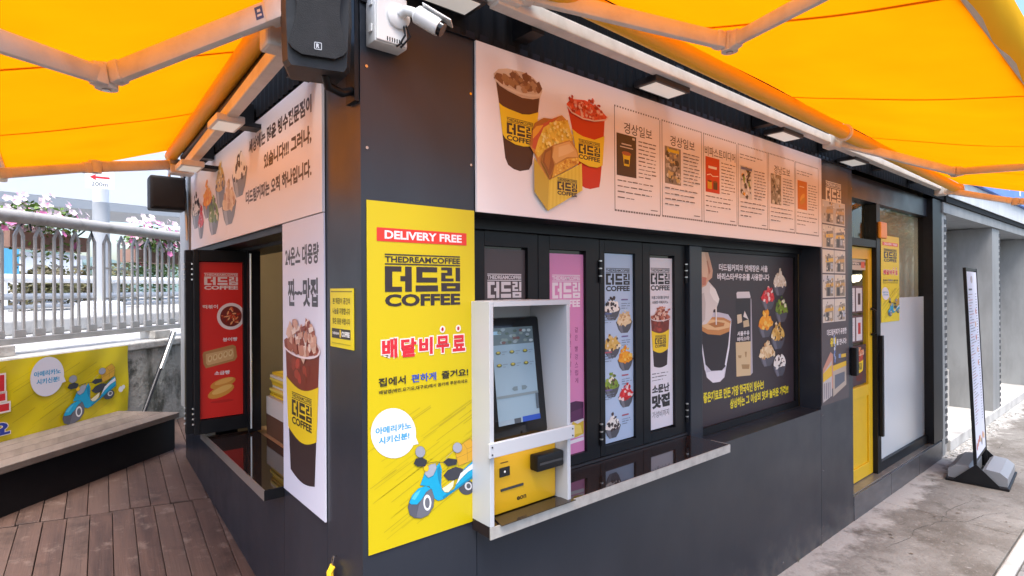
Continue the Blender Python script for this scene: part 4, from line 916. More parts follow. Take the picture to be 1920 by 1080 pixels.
for k in range(26): P.ell(r_.uniform(.012, W_-.012), H_*r_.uniform(.84, .98), .011, .006, r_.choice(('#7d8a86', '#8e9aa0', '#6b4a4a', '#4b5a52', '#a9b4b8')), 6)
for j in range(2):
    for i in range(3):
        x, y = .012+i*.066, H_*(.74-j*.13); P.ell(x+.012, y, .013, .007, '#5b5f3e', 8); P.ell(x+.012, y+.002, .008, .004, '#b8a94a', 8); P.rect(x+.03, y+.001, .022, .003, '#7d8c98', True); P.rect(x+.03, y-.008, .012, .003, '#7d8c98', True)
P.poly([(.075, .128), (.085, .136), (.103, .136), (.103, .12), (.085, .12)], '#6f7f86'); P.poly([(.152, .128), (.142, .136), (.124, .136), (.124, .12), (.142, .12)], '#6f7f86')
P.rect(0, .098, W_, .010, '#7a878c'); P.rect(W_-.016, .04, .014, .06, '#54606a'); P.rect(0, 0, W_, .018, '#8fa0ae'); P.rect(W_*.36, 0, W_*.16, .018, '#4a5058'); P.rect(W_*.56, 0, W_*.44, .020, '#2d4ea8')
o = P.build('display', scn, 'screen_ink'); o.matrix_local = TM @ frame((.028, -.0006, .055), (1, 0, 0), (0, 0, 1))
mc.part(BX(.455, .768, -.05, .05, .9665, 1.195, bev=.008), 'lower_body', 'kiosk_yellow', True)
cr = mc.part(BX(.63, .765, -.098, -.0515, 1.095, 1.155, bev=.008), 'card_reader', 'black', True)
mc.part(BX(.64, .755, -.0995, -.0985, 1.12, 1.128), 'card_slot', 'slotdark', under=cr)
mc.part(BX(.49, .535, -.054, -.0505, 1.098, 1.13), 'scanner_window', 'lens'); mc.part(MB().tube([(.512, -.0552, 1.115), (.512, -.0542, 1.115)], .004, 8), 'scanner_light', 'lampglass'); mc.part(BX(.495, .60, -.054, -.0505, 1.047, 1.055), 'receipt_slot', 'slotdark')
P = Print(.0); P.text('eon', .11, .012, .045, .014, '#3a2a10', .03); P.rect(.035, .115, .03, .004, '#7a5510', True); P.rect(.035, .16, .035, .004, '#7a5510', True); P.rect(.17, .2, .06, .004, '#7a5510', True); P.rect(.17, .192, .04, .003, '#7a5510', True); P.rect(.22, .206, .012, .012, '#5a4212', True)
o = P.build('panel_print', mc.o); o['kind'] = 'stuff'; o.matrix_local = mc.inv @ front(.46, .985, -.0508)
tr = Thing('smoked_tray', (.62, -.06, .963), 'smoked brown glass tray lying in front of the ordering machine', 'tray'); tr.part(MB().prism([(.44, -.125), (.80, -.125), (.765, -.056), (.46, -.056)], .9625, .9655), 'tray_sheet', 'tray')

# ================================================================== neighbouring shop front on the right
nb = Thing('neighbour_shop', (8, .8, 0), 'grey closed shop front with slotted shutter posts right of the kiosk', 'building')
N_ = nb.part
for x0, x1 in ((6.365, 6.47), (8.74, 9.14), (11.6, 12.0)): N_(BX(x0, x1, .012, .499, 0, 2.52), 'pillar', 'shopgrey')
for x0, x1 in ((6.473, 6.63), (9.143, 9.30), (12.003, 12.15)):
    st = N_(BX(x0, x1, .03, .10, .0, 2.52), 'slotted_post', 'rail')
    for k in range(30):
        N_(BX(x0+.03, x1-.03, .018, .0297, .10+k*.08, .145+k*.08), 'slot', 'slotdark', under=st)
N_(BX(6.365, 14, -.01, .2, 2.523, 2.63), 'top_beam', 'shopgrey'); N_(BX(6.365, 14, .50, .6, 0, 3.0), 'rear_wall', 'plaster'); N_(BX(6.48, 14, .201, .499, 2.53, 2.6), 'recess_ceiling', 'shopgrey')
N_(BX(6.631, 14, .00, .499, .0, .12, bev=.008), 'threshold', 'concrete_light'); N_(BX(6.64, 8.73, .47, .498, .121, .62), 'low_wall', 'concrete_light')
N_(BX(6.38, 14, -.03, .0 , 2.632, 2.70), 'gutter', 'soot')
N_(BX(6.42, 14, -.045, -.031, 2.69, 2.915, bev=.003), 'fascia_sheet', 'canopysheet')
N_(BX(6.45, 14, .0, 1.2, 3.0, 3.08), 'roof', 'soot'); N_(BX(6.45, 14, .001, .1, 2.71, 2.99), 'upper_wall', 'shopgrey')
bsn = Thing('blue_shop_sign', (9, -.05, 2.92), 'long blue and white shop sign above the grey neighbouring shop', 'sign')
bsn.part(BX(6.6, 14, -.09, -.01, 2.918, 3.5), 'sign_box', 'bluesign')
P = Print(); P.poly([(0, 0), (1.1, 0), (.55, .62), (0, .62)], '#e9ecef'); P.text('어묵 국수', 1.5, .12, 2.6, .4, '#f2f4f6', .05); o = P.build('sign_print', bsn.o); o.matrix_local = bsn.inv @ front(6.6, 2.92, -.0905)
dbr = MB(); r_ = random.Random(9)
for k in range(150):
    x = r_.uniform(6.3, 9.5); y = -abs(r_.gauss(0, .07))-.01; q = r_.uniform(.006, .02); a = r_.random()*3
    dbr.box(-q, q, -q*.7, q*.7, 0, q*.7, Matrix.Translation((x, y, 0)) @ Matrix.Rotation(a, 4, 'Z'))
o = dbr.build('rubble', 'concrete_light'); tag(o, 'loose gravel and leaf litter at the foot of the shop threshold', 'gravel', kind='stuff')
lv = MB()
for k in range(34):
    x = r_.uniform(3.6, 8.5); y = r_.uniform(-.8, -.05); a = r_.random()*6.3; q = r_.uniform(.008, .02); lv.add([(x+q*math.cos(a), y+q*math.sin(a), .004), (x-q*.5*math.sin(a), y+q*.5*math.cos(a), .006), (x-q*math.cos(a), y-q*math.sin(a), .005), (x+q*.5*math.sin(a), y-q*.5*math.cos(a), .004)], [(0, 1, 2, 3)])
o = lv.build('leaf_litter', 'bark'); tag(o, 'small dry leaves and scraps scattered on the concrete pavement', 'litter', kind='stuff')
wds = MB()
for x in (2.28, 2.62, 2.95, 3.3):
    for k in range(7): a = r_.random()*6.3; L = r_.uniform(.02, .05); wds.add([(x, -.008, 0), (x+.006, -.008, 0), (x+L*math.cos(a)*.7, -.012-abs(L*math.sin(a))*.4, L)], [(0, 1, 2)])
o = wds.build('weeds', 'leaf_dark'); tag(o, 'tiny weeds growing along the foot of the black wall', 'weeds', kind='stuff')

# ---- menu stand on the pavement
ms = Thing('menu_stand', (5.88, -.39, 0), 'tall white menu board stand with weighted grey base on pavement', 'menu stand')
BM = Matrix.Translation((5.88, -.39, 0)) @ Matrix.Rotation(R(4), 4, 'Z')
ms.part(BX(-.33, .33, -.22, .22, .0, .025, BM, bev=.006), 'base_plate', 'black')
for y0, y1 in ((-.205, -.03), (.03, .205)):
    pr = [(y0, .026), (y1, .026), (y1, .125) if y0 < 0 else (y1, .10), (y1-.03, .15) if y0 < 0 else (y1-.05, .14), (y0+.05, .14) if y0 < 0 else (y0+.03, .15), (y0, .10) if y0 < 0 else (y0, .125)]
    ms.part(MB().prism(pr, -.29, .29, BM @ Matrix(((0, 0, 1, 0), (1, 0, 0, 0), (0, 1, 0, 0), (0, 0, 0, 1)))), 'weight', 'basegrey')
TL_ = BM @ Matrix.Rotation(R(-2.2), 4, 'X')
for x in (-.315, .315):
    ps = ms.part(BX(x-.012, x+.012, -.012, .012, .026, 1.93, TL_, bev=.003), 'post', 'black')
    ms.part(MB().prism([(-.16, .026), (.16, .026), (0, .19)], -.004, .004, BM @ Matrix.Translation((x+(.016 if x > 0 else -.016), 0, 0)) @ Matrix(((0, 0, 1, 0), (1, 0, 0, 0), (0, 1, 0, 0), (0, 0, 0, 1)))), 'gusset', 'black')
ms.part(BX(-.303, .303, -.008, .008, 1.905, 1.928, TL_), 'top_bar', 'black'); ms.part(BX(-.303, .303, -.008, .008, .2, .222, TL_), 'bottom_bar', 'black')
pb = ms.part(BX(-.302, .302, -.006, .004, .224, 1.895, TL_), 'menu_panel', paper('#dfe0ee'))
P = Print(.0004); r_ = random.Random(12)
P.ell(.30, 1.60, .06, .035, '#b7a8a8'); P.rect(.1, 1.5, .2, .016, '#5b565c')
for k in range(46): y = 1.46-k*.026; P.rect(.05+r_.uniform(0, .05), y, r_.uniform(.1, .3), .006, r_.choice(('#6f6a74', '#6f6a74', '#8a6a5a', '#b05a4c')), True); P.rect(.47, y, .07, .007, '#57525c', True)
for k in range(7): P.ell(.1+.07*k+r_.uniform(-.01, .01), .12+r_.uniform(-.03, .03), .03, .035, r_.choice(('#c97a52', '#3c332f', '#b5483e', '#d8b06a')), 9)
for k in range(5): P.ell(.42+r_.uniform(-.06, .06), 1.3-k*.12, .03, .028, r_.choice(('#c9825a', '#d8a070', '#c05a4a')), 9)
o = P.build('menu_print', pb); o['kind'] = 'stuff'; o.matrix_local = TL_ @ frame((-.302, -.0062, .224), (1, 0, 0), (0, 0, 1))

# ================================================================== printed boards and posters
INK = '#35292b'
# ---- front signboard
SW, SH = 2.912, .603
sb = poster('front_signboard', front(.427, 2.037, -.002), SW, SH, '#f3eced', 'long white front signboard with cups, egg sandwich and framed articles', 'signboard', thick=.010)
SQ = ((888, 71), (1537, 301), (1538, 463), (890, 397))
T = tracer(SQ, SW, SH, (910, 110), 3.725)
P = sheet_print(sb); r_ = random.Random(31)
def poly(pts, c): P.poly(T.many(pts), c)
def inpoly(pts):
    q = T.many(pts)
    def f(x, y):
        c = False; j = len(q)-1
        for i in range(len(q)):
            if (q[i][1] > y) != (q[j][1] > y) and x < (q[j][0]-q[i][0])*(y-q[i][1])/(q[j][1]-q[i][1]+1e-12)+q[i][0]: c = not c
            j = i
        return c
    xs = [a for a, b in q]; ys = [b for a, b in q]; return f, min(xs), max(xs), min(ys), max(ys)
def scatter(pts, pal, n, r):
    f, a, b, c, d = inpoly(pts); blobs(P, f, pal, n, r, r_, a, b, c, d)
# iced americano
poly([(45, 95), (62, 160), (85, 310), (108, 520), (130, 690), (150, 740), (190, 770), (235, 785), (300, 775), (322, 735), (345, 560), (362, 400), (380, 265), (395, 220), (385, 185), (330, 128), (250, 85), (150, 60), (80, 62)], '#d9bfa6')
poly([(66, 165), (90, 330), (110, 520), (130, 690), (150, 740), (190, 770), (235, 785), (300, 775), (322, 735), (345, 560), (362, 400), (374, 272), (330, 280), (250, 272), (150, 225)], '#3c2320')
poly([(64, 150), (95, 330), (130, 345), (250, 385), (365, 372), (374, 272), (330, 280), (250, 268), (150, 218), (90, 180)], '#54302a')
scatter([(70, 110), (100, 85), (180, 80), (260, 105), (340, 155), (365, 205), (340, 228), (270, 225), (190, 200), (110, 160)], ['#8a5a3f', '#9a6a4c', '#b58a66', '#7a4c34', '#a3764f'], 34, .022)
poly([(82, 300), (110, 325), (150, 345), (250, 385), (300, 388), (366, 372), (345, 560), (330, 612), (260, 612), (200, 597), (130, 555), (108, 520)], '#efc92a')
x, y, w_, h_ = T.bb([(138, 480), (328, 530)]); y = T(235, 585)[1]; logo(P, x, y, w_, T(235, 425)[1]-y, INK, True)
poly([(45, 95), (55, 130), (120, 185), (250, 235), (340, 248), (385, 235), (395, 222), (378, 262), (300, 262), (200, 235), (110, 190), (55, 145)], '#e6d2bd')
P.build('coffee_cup_picture', sb)
P = sheet_print(sb)
poly([(568, 312), (585, 385), (610, 500), (640, 690), (668, 885), (700, 905), (735, 913), (800, 900), (808, 850), (826, 640), (838, 440), (855, 410), (800, 350), (700, 290), (600, 280)], '#e8503a')
poly([(580, 360), (610, 500), (640, 690), (668, 885), (700, 905), (735, 913), (800, 900), (808, 850), (826, 640), (836, 445), (760, 440), (650, 400)], '#cc2a1c')
scatter([(575, 330), (585, 262), (660, 258), (668, 310), (700, 300), (760, 285), (810, 345), (840, 415), (760, 432), (660, 395), (600, 365)], ['#d8402c', '#c22a1c', '#ee8a74', '#f5b8a4', '#b01f16', '#e45a42'], 80, .012)
poly([(602, 490), (640, 522), (680, 545), (760, 570), (832, 545), (818, 750), (780, 765), (720, 755), (640, 712)], '#eecb30')
x, y, w_, h_ = T.bb([(648, 600), (800, 700)]); y = T(725, 715)[1]; logo(P, x, y, w_, T(725, 578)[1]-y, INK)
P.line(T.many([(568, 330), (600, 375), (680, 420), (760, 438), (840, 432), (856, 410)]), .006, '#f3cfc0')
P.build('red_drink_picture', sb)
P = sheet_print(sb); P.z += .004
poly([(340, 445), (400, 412), (460, 420), (530, 395), (572, 440), (602, 560), (640, 680), (648, 738), (440, 848), (372, 765), (335, 668), (298, 605), (318, 500)], '#c98a45')
poly([(335, 450), (400, 413), (462, 420), (520, 400), (470, 440), (400, 470), (360, 540), (330, 610), (300, 604), (318, 500)], '#b06a2e')
poly([(330, 520), (380, 460), (500, 405), (420, 480), (370, 560), (345, 640), (318, 620)], '#c9583c'); poly([(322, 500), (350, 470), (400, 462), (360, 520), (322, 560)], '#eaa53a')
poly([(400, 480), (470, 440), (570, 430), (612, 572), (520, 592), (430, 622), (360, 692), (338, 650), (360, 570)], '#e8c24a')
scatter([(400, 480), (470, 440), (570, 430), (610, 570), (520, 590), (430, 620), (360, 690), (340, 650), (360, 570)], ['#f2d45c', '#f7e07c', '#f9e89a', '#dba92f'], 90, .008)
poly([(462, 605), (580, 572), (632, 640), (645, 700), (560, 700), (475, 748), (440, 838), (380, 720), (400, 640)], '#c08746')
poly([(470, 612), (578, 580), (626, 645), (638, 690), (560, 690), (480, 735), (455, 690)], '#dcab6a'); poly([(500, 620), (575, 598), (612, 645), (560, 672), (500, 690)], '#e6bd84')
poly([(400, 645), (458, 612), (455, 690), (470, 745), (440, 830), (385, 722)], '#8f5526'); poly([(410, 660), (445, 640), (440, 720), (430, 780), (400, 722)], '#a8692f')
poly([(475, 748), (560, 702), (642, 696), (645, 735), (450, 838)], '#dfa63e'); scatter([(480, 752), (560, 710), (632, 702), (636, 730), (465, 822)], ['#e8b84a', '#f0cc66', '#c98230'], 40, .007)
poly([(322, 690), (430, 852), (420, 1068), (325, 932)], '#c9a838'); poly([(430, 852), (662, 735), (667, 925), (420, 1068)], '#e6c84a')
for k in range(9): a = k/9; poly([(430+232*a, 852-117*a), (430+232*(a+.05), 852-117*(a+.05)), (420+247*(a+.05), 1068-143*(a+.05)), (420+247*a, 1068-143*a)], '#dfbe3e')
x, y, w_, h_ = T.bb([(488, 880), (628, 905)]); y2 = T(555, 962)[1]; logo(P, x, y2, w_, T(555, 842)[1]-y2, INK)
P.build('egg_sandwich_picture', sb)
# framed articles
T = tracer(SQ, SW, SH, (1130, 180), 3.857)
arts = [([(88, 75), (405, 175), (422, 865), (103, 825)], '경상일보', [(105, 265), (243, 300), (250, 600), (118, 572)], '#3a2c2a'),
        ([(433, 185), (707, 268), (722, 905), (452, 868)], '경상일보', [(455, 363), (570, 390), (573, 655), (463, 640)], '#8d8378'),
        ([(733, 283), (960, 350), (973, 937), (748, 908)], '비파스트미디어', [(748, 440), (843, 462), (850, 715), (755, 700)], '#cf2f22'),
        ([(980, 360), (1175, 415), (1190, 962), (998, 940)], None, [(995, 505), (1080, 525), (1083, 758), (1000, 745)], '#d9d6d2'),
        ([(1197, 428), (1368, 482), (1383, 990), (1212, 968)], '경남도보', [(1213, 565), (1288, 590), (1288, 797), (1220, 785)], '#8f877c'),
        ([(1387, 490), (1545, 525), (1550, 1008), (1400, 992)], None, [(1402, 615), (1467, 630), (1470, 833), (1410, 825)], '#d0742a')]
for i, (q, ttl, pic, pc) in enumerate(arts):
    P = sheet_print(sb); r_ = random.Random(50+i)
    x, y, w_, h_ = T.bb([q[0], q[3], ((q[1][0]+q[2][0])/2, (q[1][1]+q[2][1])/2)]); y0 = T(*q[3])[1]; y1 = T(*q[0])[1]; x0 = T(*q[0])[0]; x1 = T(*q[2])[0]; w_ = x1-x0; h_ = y1-y0
    lc = '#6b5f5c'; lw = .004
    P.up()
    for a in ((x0, y0, lw, h_), (x1, y0, lw, h_)): P.rect(*a, lc, True)
    k = x0
    while k < x1: P.rect(k, y1, .009, .007, lc, True); P.rect(k, y0-.006, .014, .008, lc, True); k += .0185
    if ttl: P.text(ttl, x0+w_*.2 if len(ttl) < 6 else x0+w_*.04, y1-h_*.235, w_*.62 if len(ttl) < 6 else w_*.92, h_*.11, '#3a3030', .005)
    else: dashes(P, x0+w_*.06, y1-h_*.17, w_*.86, h_*.08, 2, '#5d5350', .004, r_)
    px0, py1 = T(*pic[0]); px1, py0 = T(*pic[2]); P.rect(px0, py0, px1-px0, py1-py0, pc)
    pw, ph = px1-px0, py1-py0; cx = px0+pw/2
    if i == 0:
        P.poly([(cx-pw*.2, py0+ph*.55), (cx+pw*.2, py0+ph*.55), (cx+pw*.13, py0+ph*.25), (cx-pw*.13, py0+ph*.25)], '#e2c02c'); P.ell(cx, py0+ph*.55, pw*.24, ph*.05, '#a8583a', 14); P.rect(cx-pw*.12, py0+ph*.3, pw*.24, ph*.11, '#3a2c22'); P.rect(cx-pw*.25, py0+ph*.75, pw*.5, ph*.03, '#cfc6be'); P.rect(cx-pw*.33, py0+ph*.68, pw*.66, ph*.025, '#cfc6be'); P.rect(px1-pw*.2, py1-ph*.09, pw*.13, ph*.05, '#cfc6be')
    elif i == 2:
        P.rect(cx-pw*.3, py0+ph*.68, pw*.6, ph*.07, '#f3e9dd'); P.line([(px0+pw*.1, py0+ph*.48), (px0+pw*.35, py0+ph*.52), (px0+pw*.5, py0+ph*.47), (px0+pw*.9, py0+ph*.5)], .004, '#f3e9dd')
        for k in (0, 1): P.rect(px0+pw*(.14+k*.4), py0+ph*.1, pw*.3, ph*.22, ('#d8a22c', '#4a2a22')[k]); P.ell(px0+pw*(.29+k*.4), py0+ph*.32, pw*.15, ph*.03, '#7a3a22', 10)
    elif i == 5:
        P.ell(cx, py0+ph*.42, pw*.3, ph*.1, '#e0a24c', 12, .6); P.ell(cx+pw*.05, py0+ph*.3, pw*.3, ph*.09, '#c98836', 12, .5); P.rect(px0+pw*.2, py0+ph*.78, pw*.5, ph*.03, '#f3e2c8')
    else:
        pal = {1: ['#5d554c', '#b5aca2', '#d8d2c8', '#3f3a35', '#c9b07a'], 3: ['#2f2a2a', '#e3e0dc', '#e6a52c', '#7f9a4a', '#4a4646', '#f0efec'], 4: ['#5d564c', '#3f3a32', '#c8c2b6', '#a8a090', '#d8d4cc']}[i]
        blobs(P, lambda a, b: px0+pw*.1 < a < px1-pw*.1 and py0+ph*.04 < b < py1-ph*.06, pal, 55, pw*.11, r_, px0, px1, py0, py1)
        if i == 1: P.rect(px0+pw*.15, py1-ph*.15, pw*.7, ph*.08, '#e0c43a')
        if i == 3: P.rect(px0+pw*.05, py1-ph*.12, pw*.9, ph*.08, '#5a6a9a')
    dashes(P, px1+w_*.05, py0, x1-px1-w_*.09, ph*.96, 10, '#6d625f', .0045, r_); P.up(); dashes(P, x0+w_*.06, y0+h_*.10, w_*.88, py0-y0-h_*.12, max(3, int((py0-y0)/.034)), '#6d625f', .0045, r_, .4); P.rect(x1-w_*.22, y0+h_*.035, w_*.16, .004, '#6d625f', True)
    P.build('framed_article', sb)

# ---- left signboard
LW, LH = 2.315, .493
ls = poster('left_signboard', left(2.597, 2.033, -.002), LW, LH, '#f1ebee', 'long white left signboard with dessert bowls and three lines of lettering', 'signboard', thick=.010)
LQ = ((362, 326), (610, 130), (608, 398), (362, 470)); T = tracer(LQ, LW, LH, (350, 160), 3.374)
P = sheet_print(ls)
for tx, l0, l1, r0, r1 in (('세상에는 많은 빙수전문점이', (420, 378), (425, 458), (815, 20), (812, 145)), ('있습니다!!! 그러나,', (515, 450), (520, 548), (812, 235), (812, 355)), ('더드림커피는 오직 하나입니다.', (398, 692), (400, 775), (810, 440), (810, 560))):
    a, b, c, d = T(*l0), T(*l1), T(*r0), T(*r1); yb = min(b[1], d[1])*.5+max(b[1], d[1])*.5; yt = (a[1]+c[1])/2
    P.text(tx, a[0], yb, c[0]-a[0], yt-yb, '#3f3436', .042)
P.build('lettering', ls)
for (x0, x1, y0, y1, pal, sp_) in ((312, 410, 362, 700, 'oreo', .5), (245, 338, 600, 880, 'bean', 0), (203, 268, 455, 772, 'nut', .3), (155, 226, 690, 946, 'green', 0), (120, 182, 600, 838, 'mango', 0), (88, 126, 752, 972, 'berry', .1), (48, 102, 655, 906, 'choco', .2)):
    P = sheet_print(ls); P.z += x0*2e-6
    a = T(x0, (y0+y1)/2); b = T(x1, (y0+y1)/2); ym = T((x0+x1)/2, y1)[1]; yM = T((x0+x1)/2, y0)[1]
    bowl(P, a[0], ym, b[0]-a[0], yM-ym, [c if pal not in ('mango', 'green') else c for c in BPAL[pal]], x0, '#7b7f88', sp_); P.build('dessert_bowl_picture', ls)
# ---- tall panel beside the left window
tp = poster('tall_cup_panel', left(.722, .968, -.002), .440, 1.062, '#e4e3f0', 'tall white panel with a large iced coffee cup beside left window', 'poster', thick=.006)
P = sheet_print(tp); P.text('24온스 대용량', .035, .89, .36, .075, '#46444c', .032); P.text('찐', .065, .735, .075, .105, '#46444c', .035); P.text('~~', .14, .775, .09, .02, '#46444c', .05); P.text('맛집', .235, .735, .15, .105, '#46444c', .04); P.build('lettering', tp)
P = sheet_print(tp); cup(P, .022, .075, .385, .615, '#7a2a22', ['#c98a72', '#e0b8a0', '#a85a44', '#8a3a2c', '#f0d8c8', '#d8a48c'], seed=4, rimc='#d9c8c8', lo='#332426'); P.build('coffee_cup_picture', tp)
# ---- small yellow notice
sn = poster('small_notice', left(.236, 1.576, -.001), .186, .193, '#e2cc10', 'small yellow notice with three lines and a black logo strip on column', 'notice')
P = sheet_print(sn); P.rect(.006, .181, .17, .004, '#8a7a10')
for k, tx in enumerate(('본 매장이 공간의', '나눔을 지향합니다', '많은 응원 바랍니다')): P.text(tx, .022, .142-k*.033, .14, .021, '#4a4210', .02)
P.rect(.014, .03, .15, .032, '#33302c'); P.text('THEDREAM', .018, .042, .055, .008, '#e8e6e0', .03); P.rect(.079, .033, .011, .026, '#e8c42c'); P.text('COFFEE', .094, .037, .064, .017, '#e8e6e0', .05); P.rect(.015, .012, .15, .003, '#b5a412'); P.build('notice_print', sn)

# ---- yellow delivery poster
def delivery(name, mtx, w, h, label, group, pc='#d2bc04'):
    dp = poster(name, mtx, w, h, pc, label, 'poster', group)
    DQ = ((686.7, 374.7), (888.7, 394.7), (891, 974.7), (690, 1043)); k = w/.404
    P = sheet_print(dp)
    T = tracer(DQ, w, h, (690, 750), 4.319); r_ = random.Random(77)
    for i in range(46):                                             # brushed speed strokes
        x = r_.uniform(0, w*.9); y = r_.uniform(h*.02, h*.36); L = r_.uniform(.08, .3)*w/.4; L = min(L, (w-x)*.98, (h*.40-y)*1.9 if y < h*.4 else .01)
        P.poly([(x, y), (x+L, y+L*.45), (x+L, y+L*.45+.004*k), (x, y+.0025*k)], r_.choice(('#c0ab12', '#c7b30e', '#b8a316')), True)
    P.build('brush_strokes', dp)
    P = Print(dp['t']+8e-4)
    T4 = tracer(DQ, w, h, (700, 400), 5.4)
    x, y, a, b = T4.bb([(28, 145), (940, 205), (940, 325), (28, 278)]); x0, y1 = T4(28, 142); x1, y0 = T4(940, 326)
    P.rect(x0, y0, x1-x0, y1-y0, '#e0372a'); P.text('DELIVERY FREE', x0+(x1-x0)*.08, y0+(y1-y0)*.2, (x1-x0)*.86, (y1-y0)*.62, '#f1ecf0', .032); P.build('red_banner', dp)
    P = Print(dp['t']+8e-4); x0, y1 = T4(110, 410); x1, y0 = T4(875, 925); logo(P, x0, y0, x1-x0, y1-y0, '#33292c'); P.build('logo', dp)
    P = Print(dp['t']+8e-4); T2 = tracer(DQ, w, h, (690, 600), 6.355)
    for tx, q in (('배', (158, 235, 342, 450)), ('달', (385, 228, 570, 435)), ('비', (600, 212, 765, 405)), ('무', (805, 195, 960, 385)), ('료', (1000, 185, 1150, 365))):
        x0, y1 = T2(q[0], q[1]); x1, y0 = T2(q[2], q[3]); P.text(tx, x0-.004*k, y0-.004*k, x1-x0+.008*k, y1-y0+.008*k, '#f3e4dc', .085)
    P.up(); 
    for tx, q in (('배', (158, 235, 342, 450)), ('달', (385, 228, 570, 435)), ('비', (600, 212, 765, 405)), ('무', (805, 195, 960, 385)), ('료', (1000, 185, 1150, 365))):
        x0, y1 = T2(q[0], q[1]); x1, y0 = T2(q[2], q[3]); P.text(tx, x0, y0, x1-x0, y1-y0, '#d42a36', .045)
    for q in ((880, 112), (1068, 100)): a = T2(*q); P.ell(a[0], a[1], .011*k, .012*k, '#f3e4dc', 16); P.ell(a[0], a[1], .005*k, .007*k, '#b0202c', 10)
    for tx, c, q in (('집에서', '#2e2722', (115, 700, 442, 800)), ('편하게', '#2f4fb0', (508, 650, 805, 755)), ('즐겨요!', '#2e2722', (868, 600, 1185, 715))):
        x0, y1 = T2(q[0], 700); x1, y0 = T2(q[2], 806); x0 = T2(q[0], q[1])[0]; x1 = T2(q[2], q[3])[0]; y1 = T2(115, 702)[1]; y0 = T2(115, 806)[1]; P.text(tx, x0, y0, x1-x0, y1-y0, c, .028)
    x0, y1 = T2(122, 848); y0 = T2(122, 903)[1]; x1 = T2(1178, 740)[0]; P.text('배달앱(배민,요기요,대구로)에서 꿈카페 주문하세요', x0, y0, x1-x0, y1-y0, '#3a3220', .02); P.build('lettering', dp)
    P = Print(dp['t']+8e-4); bubble(P, T); P.build('speech_bubble', dp)
    P = Print(dp['t']+8e-4); scooter(P, T); P.build('scooter_picture', dp)
    return dp
delivery('delivery_poster', front(.017, .951, -.001), .404, 1.089, 'large yellow delivery poster with blue scooter on the corner column', 'yellow delivery posters')
delivery('delivery_poster', front(4.80, 1.45, .082), .475, .76, 'small yellow delivery poster stuck on the shop window', 'yellow delivery posters', '#f0da18')  # paper paler than the column copy, stronger light put into its colour

# ---- banner on the retaining wall
bw, bh = 2.6, .49
bo = fp(-2.535, .483, .862)
bnr = MB(); nx, ny = 90, 12; r_ = random.Random(2)
def bz(u, v): return .006+.005*math.sin((u*9+v*14))*(.4+.6*math.sin(u*2.3)**2)+.003*math.sin(u*21-v*17)
bnr.add([(bw*i/nx, bh*j/ny, bz(bw*i/nx, bh*j/ny)) for j in range(ny+1) for i in range(nx+1)], [(j*(nx+1)+i, j*(nx+1)+i+1, (j+1)*(nx+1)+i+1, (j+1)*(nx+1)+i) for j in range(ny) for i in range(nx)])
bo_ = bnr.build('wall_banner', paper('#dcc80c'), smooth=True); bo_.matrix_world = frame(bo, S2, (0, 0, 1)); tag(bo_, 'yellow cloth banner with blue scooter on the concrete retaining wall', 'banner')
BQ = ((0, 678), (235, 649), (235, 769), (0, 833)); TBr = tracer(BQ, .92, bh, (0, 640), 5.4)
X0 = bw-.92
P = Print(.016)
for i in range(60):
    x = r_.uniform(.9, bw-.3); y = r_.uniform(.01, bh-.16); L = r_.uniform(.1, .3); P.poly([(x, y), (x+L, y+L*.45), (x+L, y+L*.45+.004), (x, y+.003)], r_.choice(('#c4ae16', '#ccb912', '#b8a318')), True)
P.build('brush_strokes', bo_)
P = Print(.0165); x0, y1 = TBr(262, 185); x1, y0 = TBr(605, 525)
# bubble + scooter mapped from the same drawing
def remap(sx0, sx1, sy0, sy1, dx0, dx1, dy0, dy1):
    f = lambda px, py: (X0+dx0+(px-sx0)/(sx1-sx0)*(dx1-dx0), dy1+(py-sy0)/(sy1-sy0)*(dy0-dy1))
    f.many = lambda pts: [f(*p) for p in pts]
    f.bb = lambda pts: (min(f(*p)[0] for p in pts), min(f(*p)[1] for p in pts), abs(f(*pts[0])[0]-f(*pts[-1])[0]), abs(f(*pts[0])[1]-f(*pts[-1])[1]))
    return f
bubble(P, remap(17, 403, 70, 475, x0, TBr(625, 400)[0], y0, y1)); P.build('speech_bubble', bo_)
P = Print(.0165); a0 = TBr(588, 750)[0]; b1 = TBr(680, 352)[1]; a1 = TBr(1132, 500)[0]; b0 = TBr(680, 838)[1]; T = remap(315, 870, 375, 958, a0, a1, b0, b1); scooter(P, T)
e = TBr(1180, 487); P.ell(X0+e[0], e[1], .022, .022, '#eceef0', 12); P.ell(X0+e[0]+.022, e[1]+.012, .016, .016, '#eceef0', 12); P.build('scooter_picture', bo_)
P = Print(.0165); lx = X0+TBr(60, 400)[0]
P.text('무료', lx-.50, .155, .50, .27, '#efe2da', .09); P.text('무료', lx-.49, .165, .48, .25, '#d02a30', .045); P.text('배달', lx-1.06, .155, .50, .27, '#efe2da', .09); P.text('배달', lx-1.05, .165, .48, .25, '#d02a30', .045); P.text('하세요', lx-.45, .04, .45, .10, '#efe2da', .08); P.text('하세요', lx-.445, .044, .44, .092, '#2b3f9c', .045); P.build('lettering', bo_)

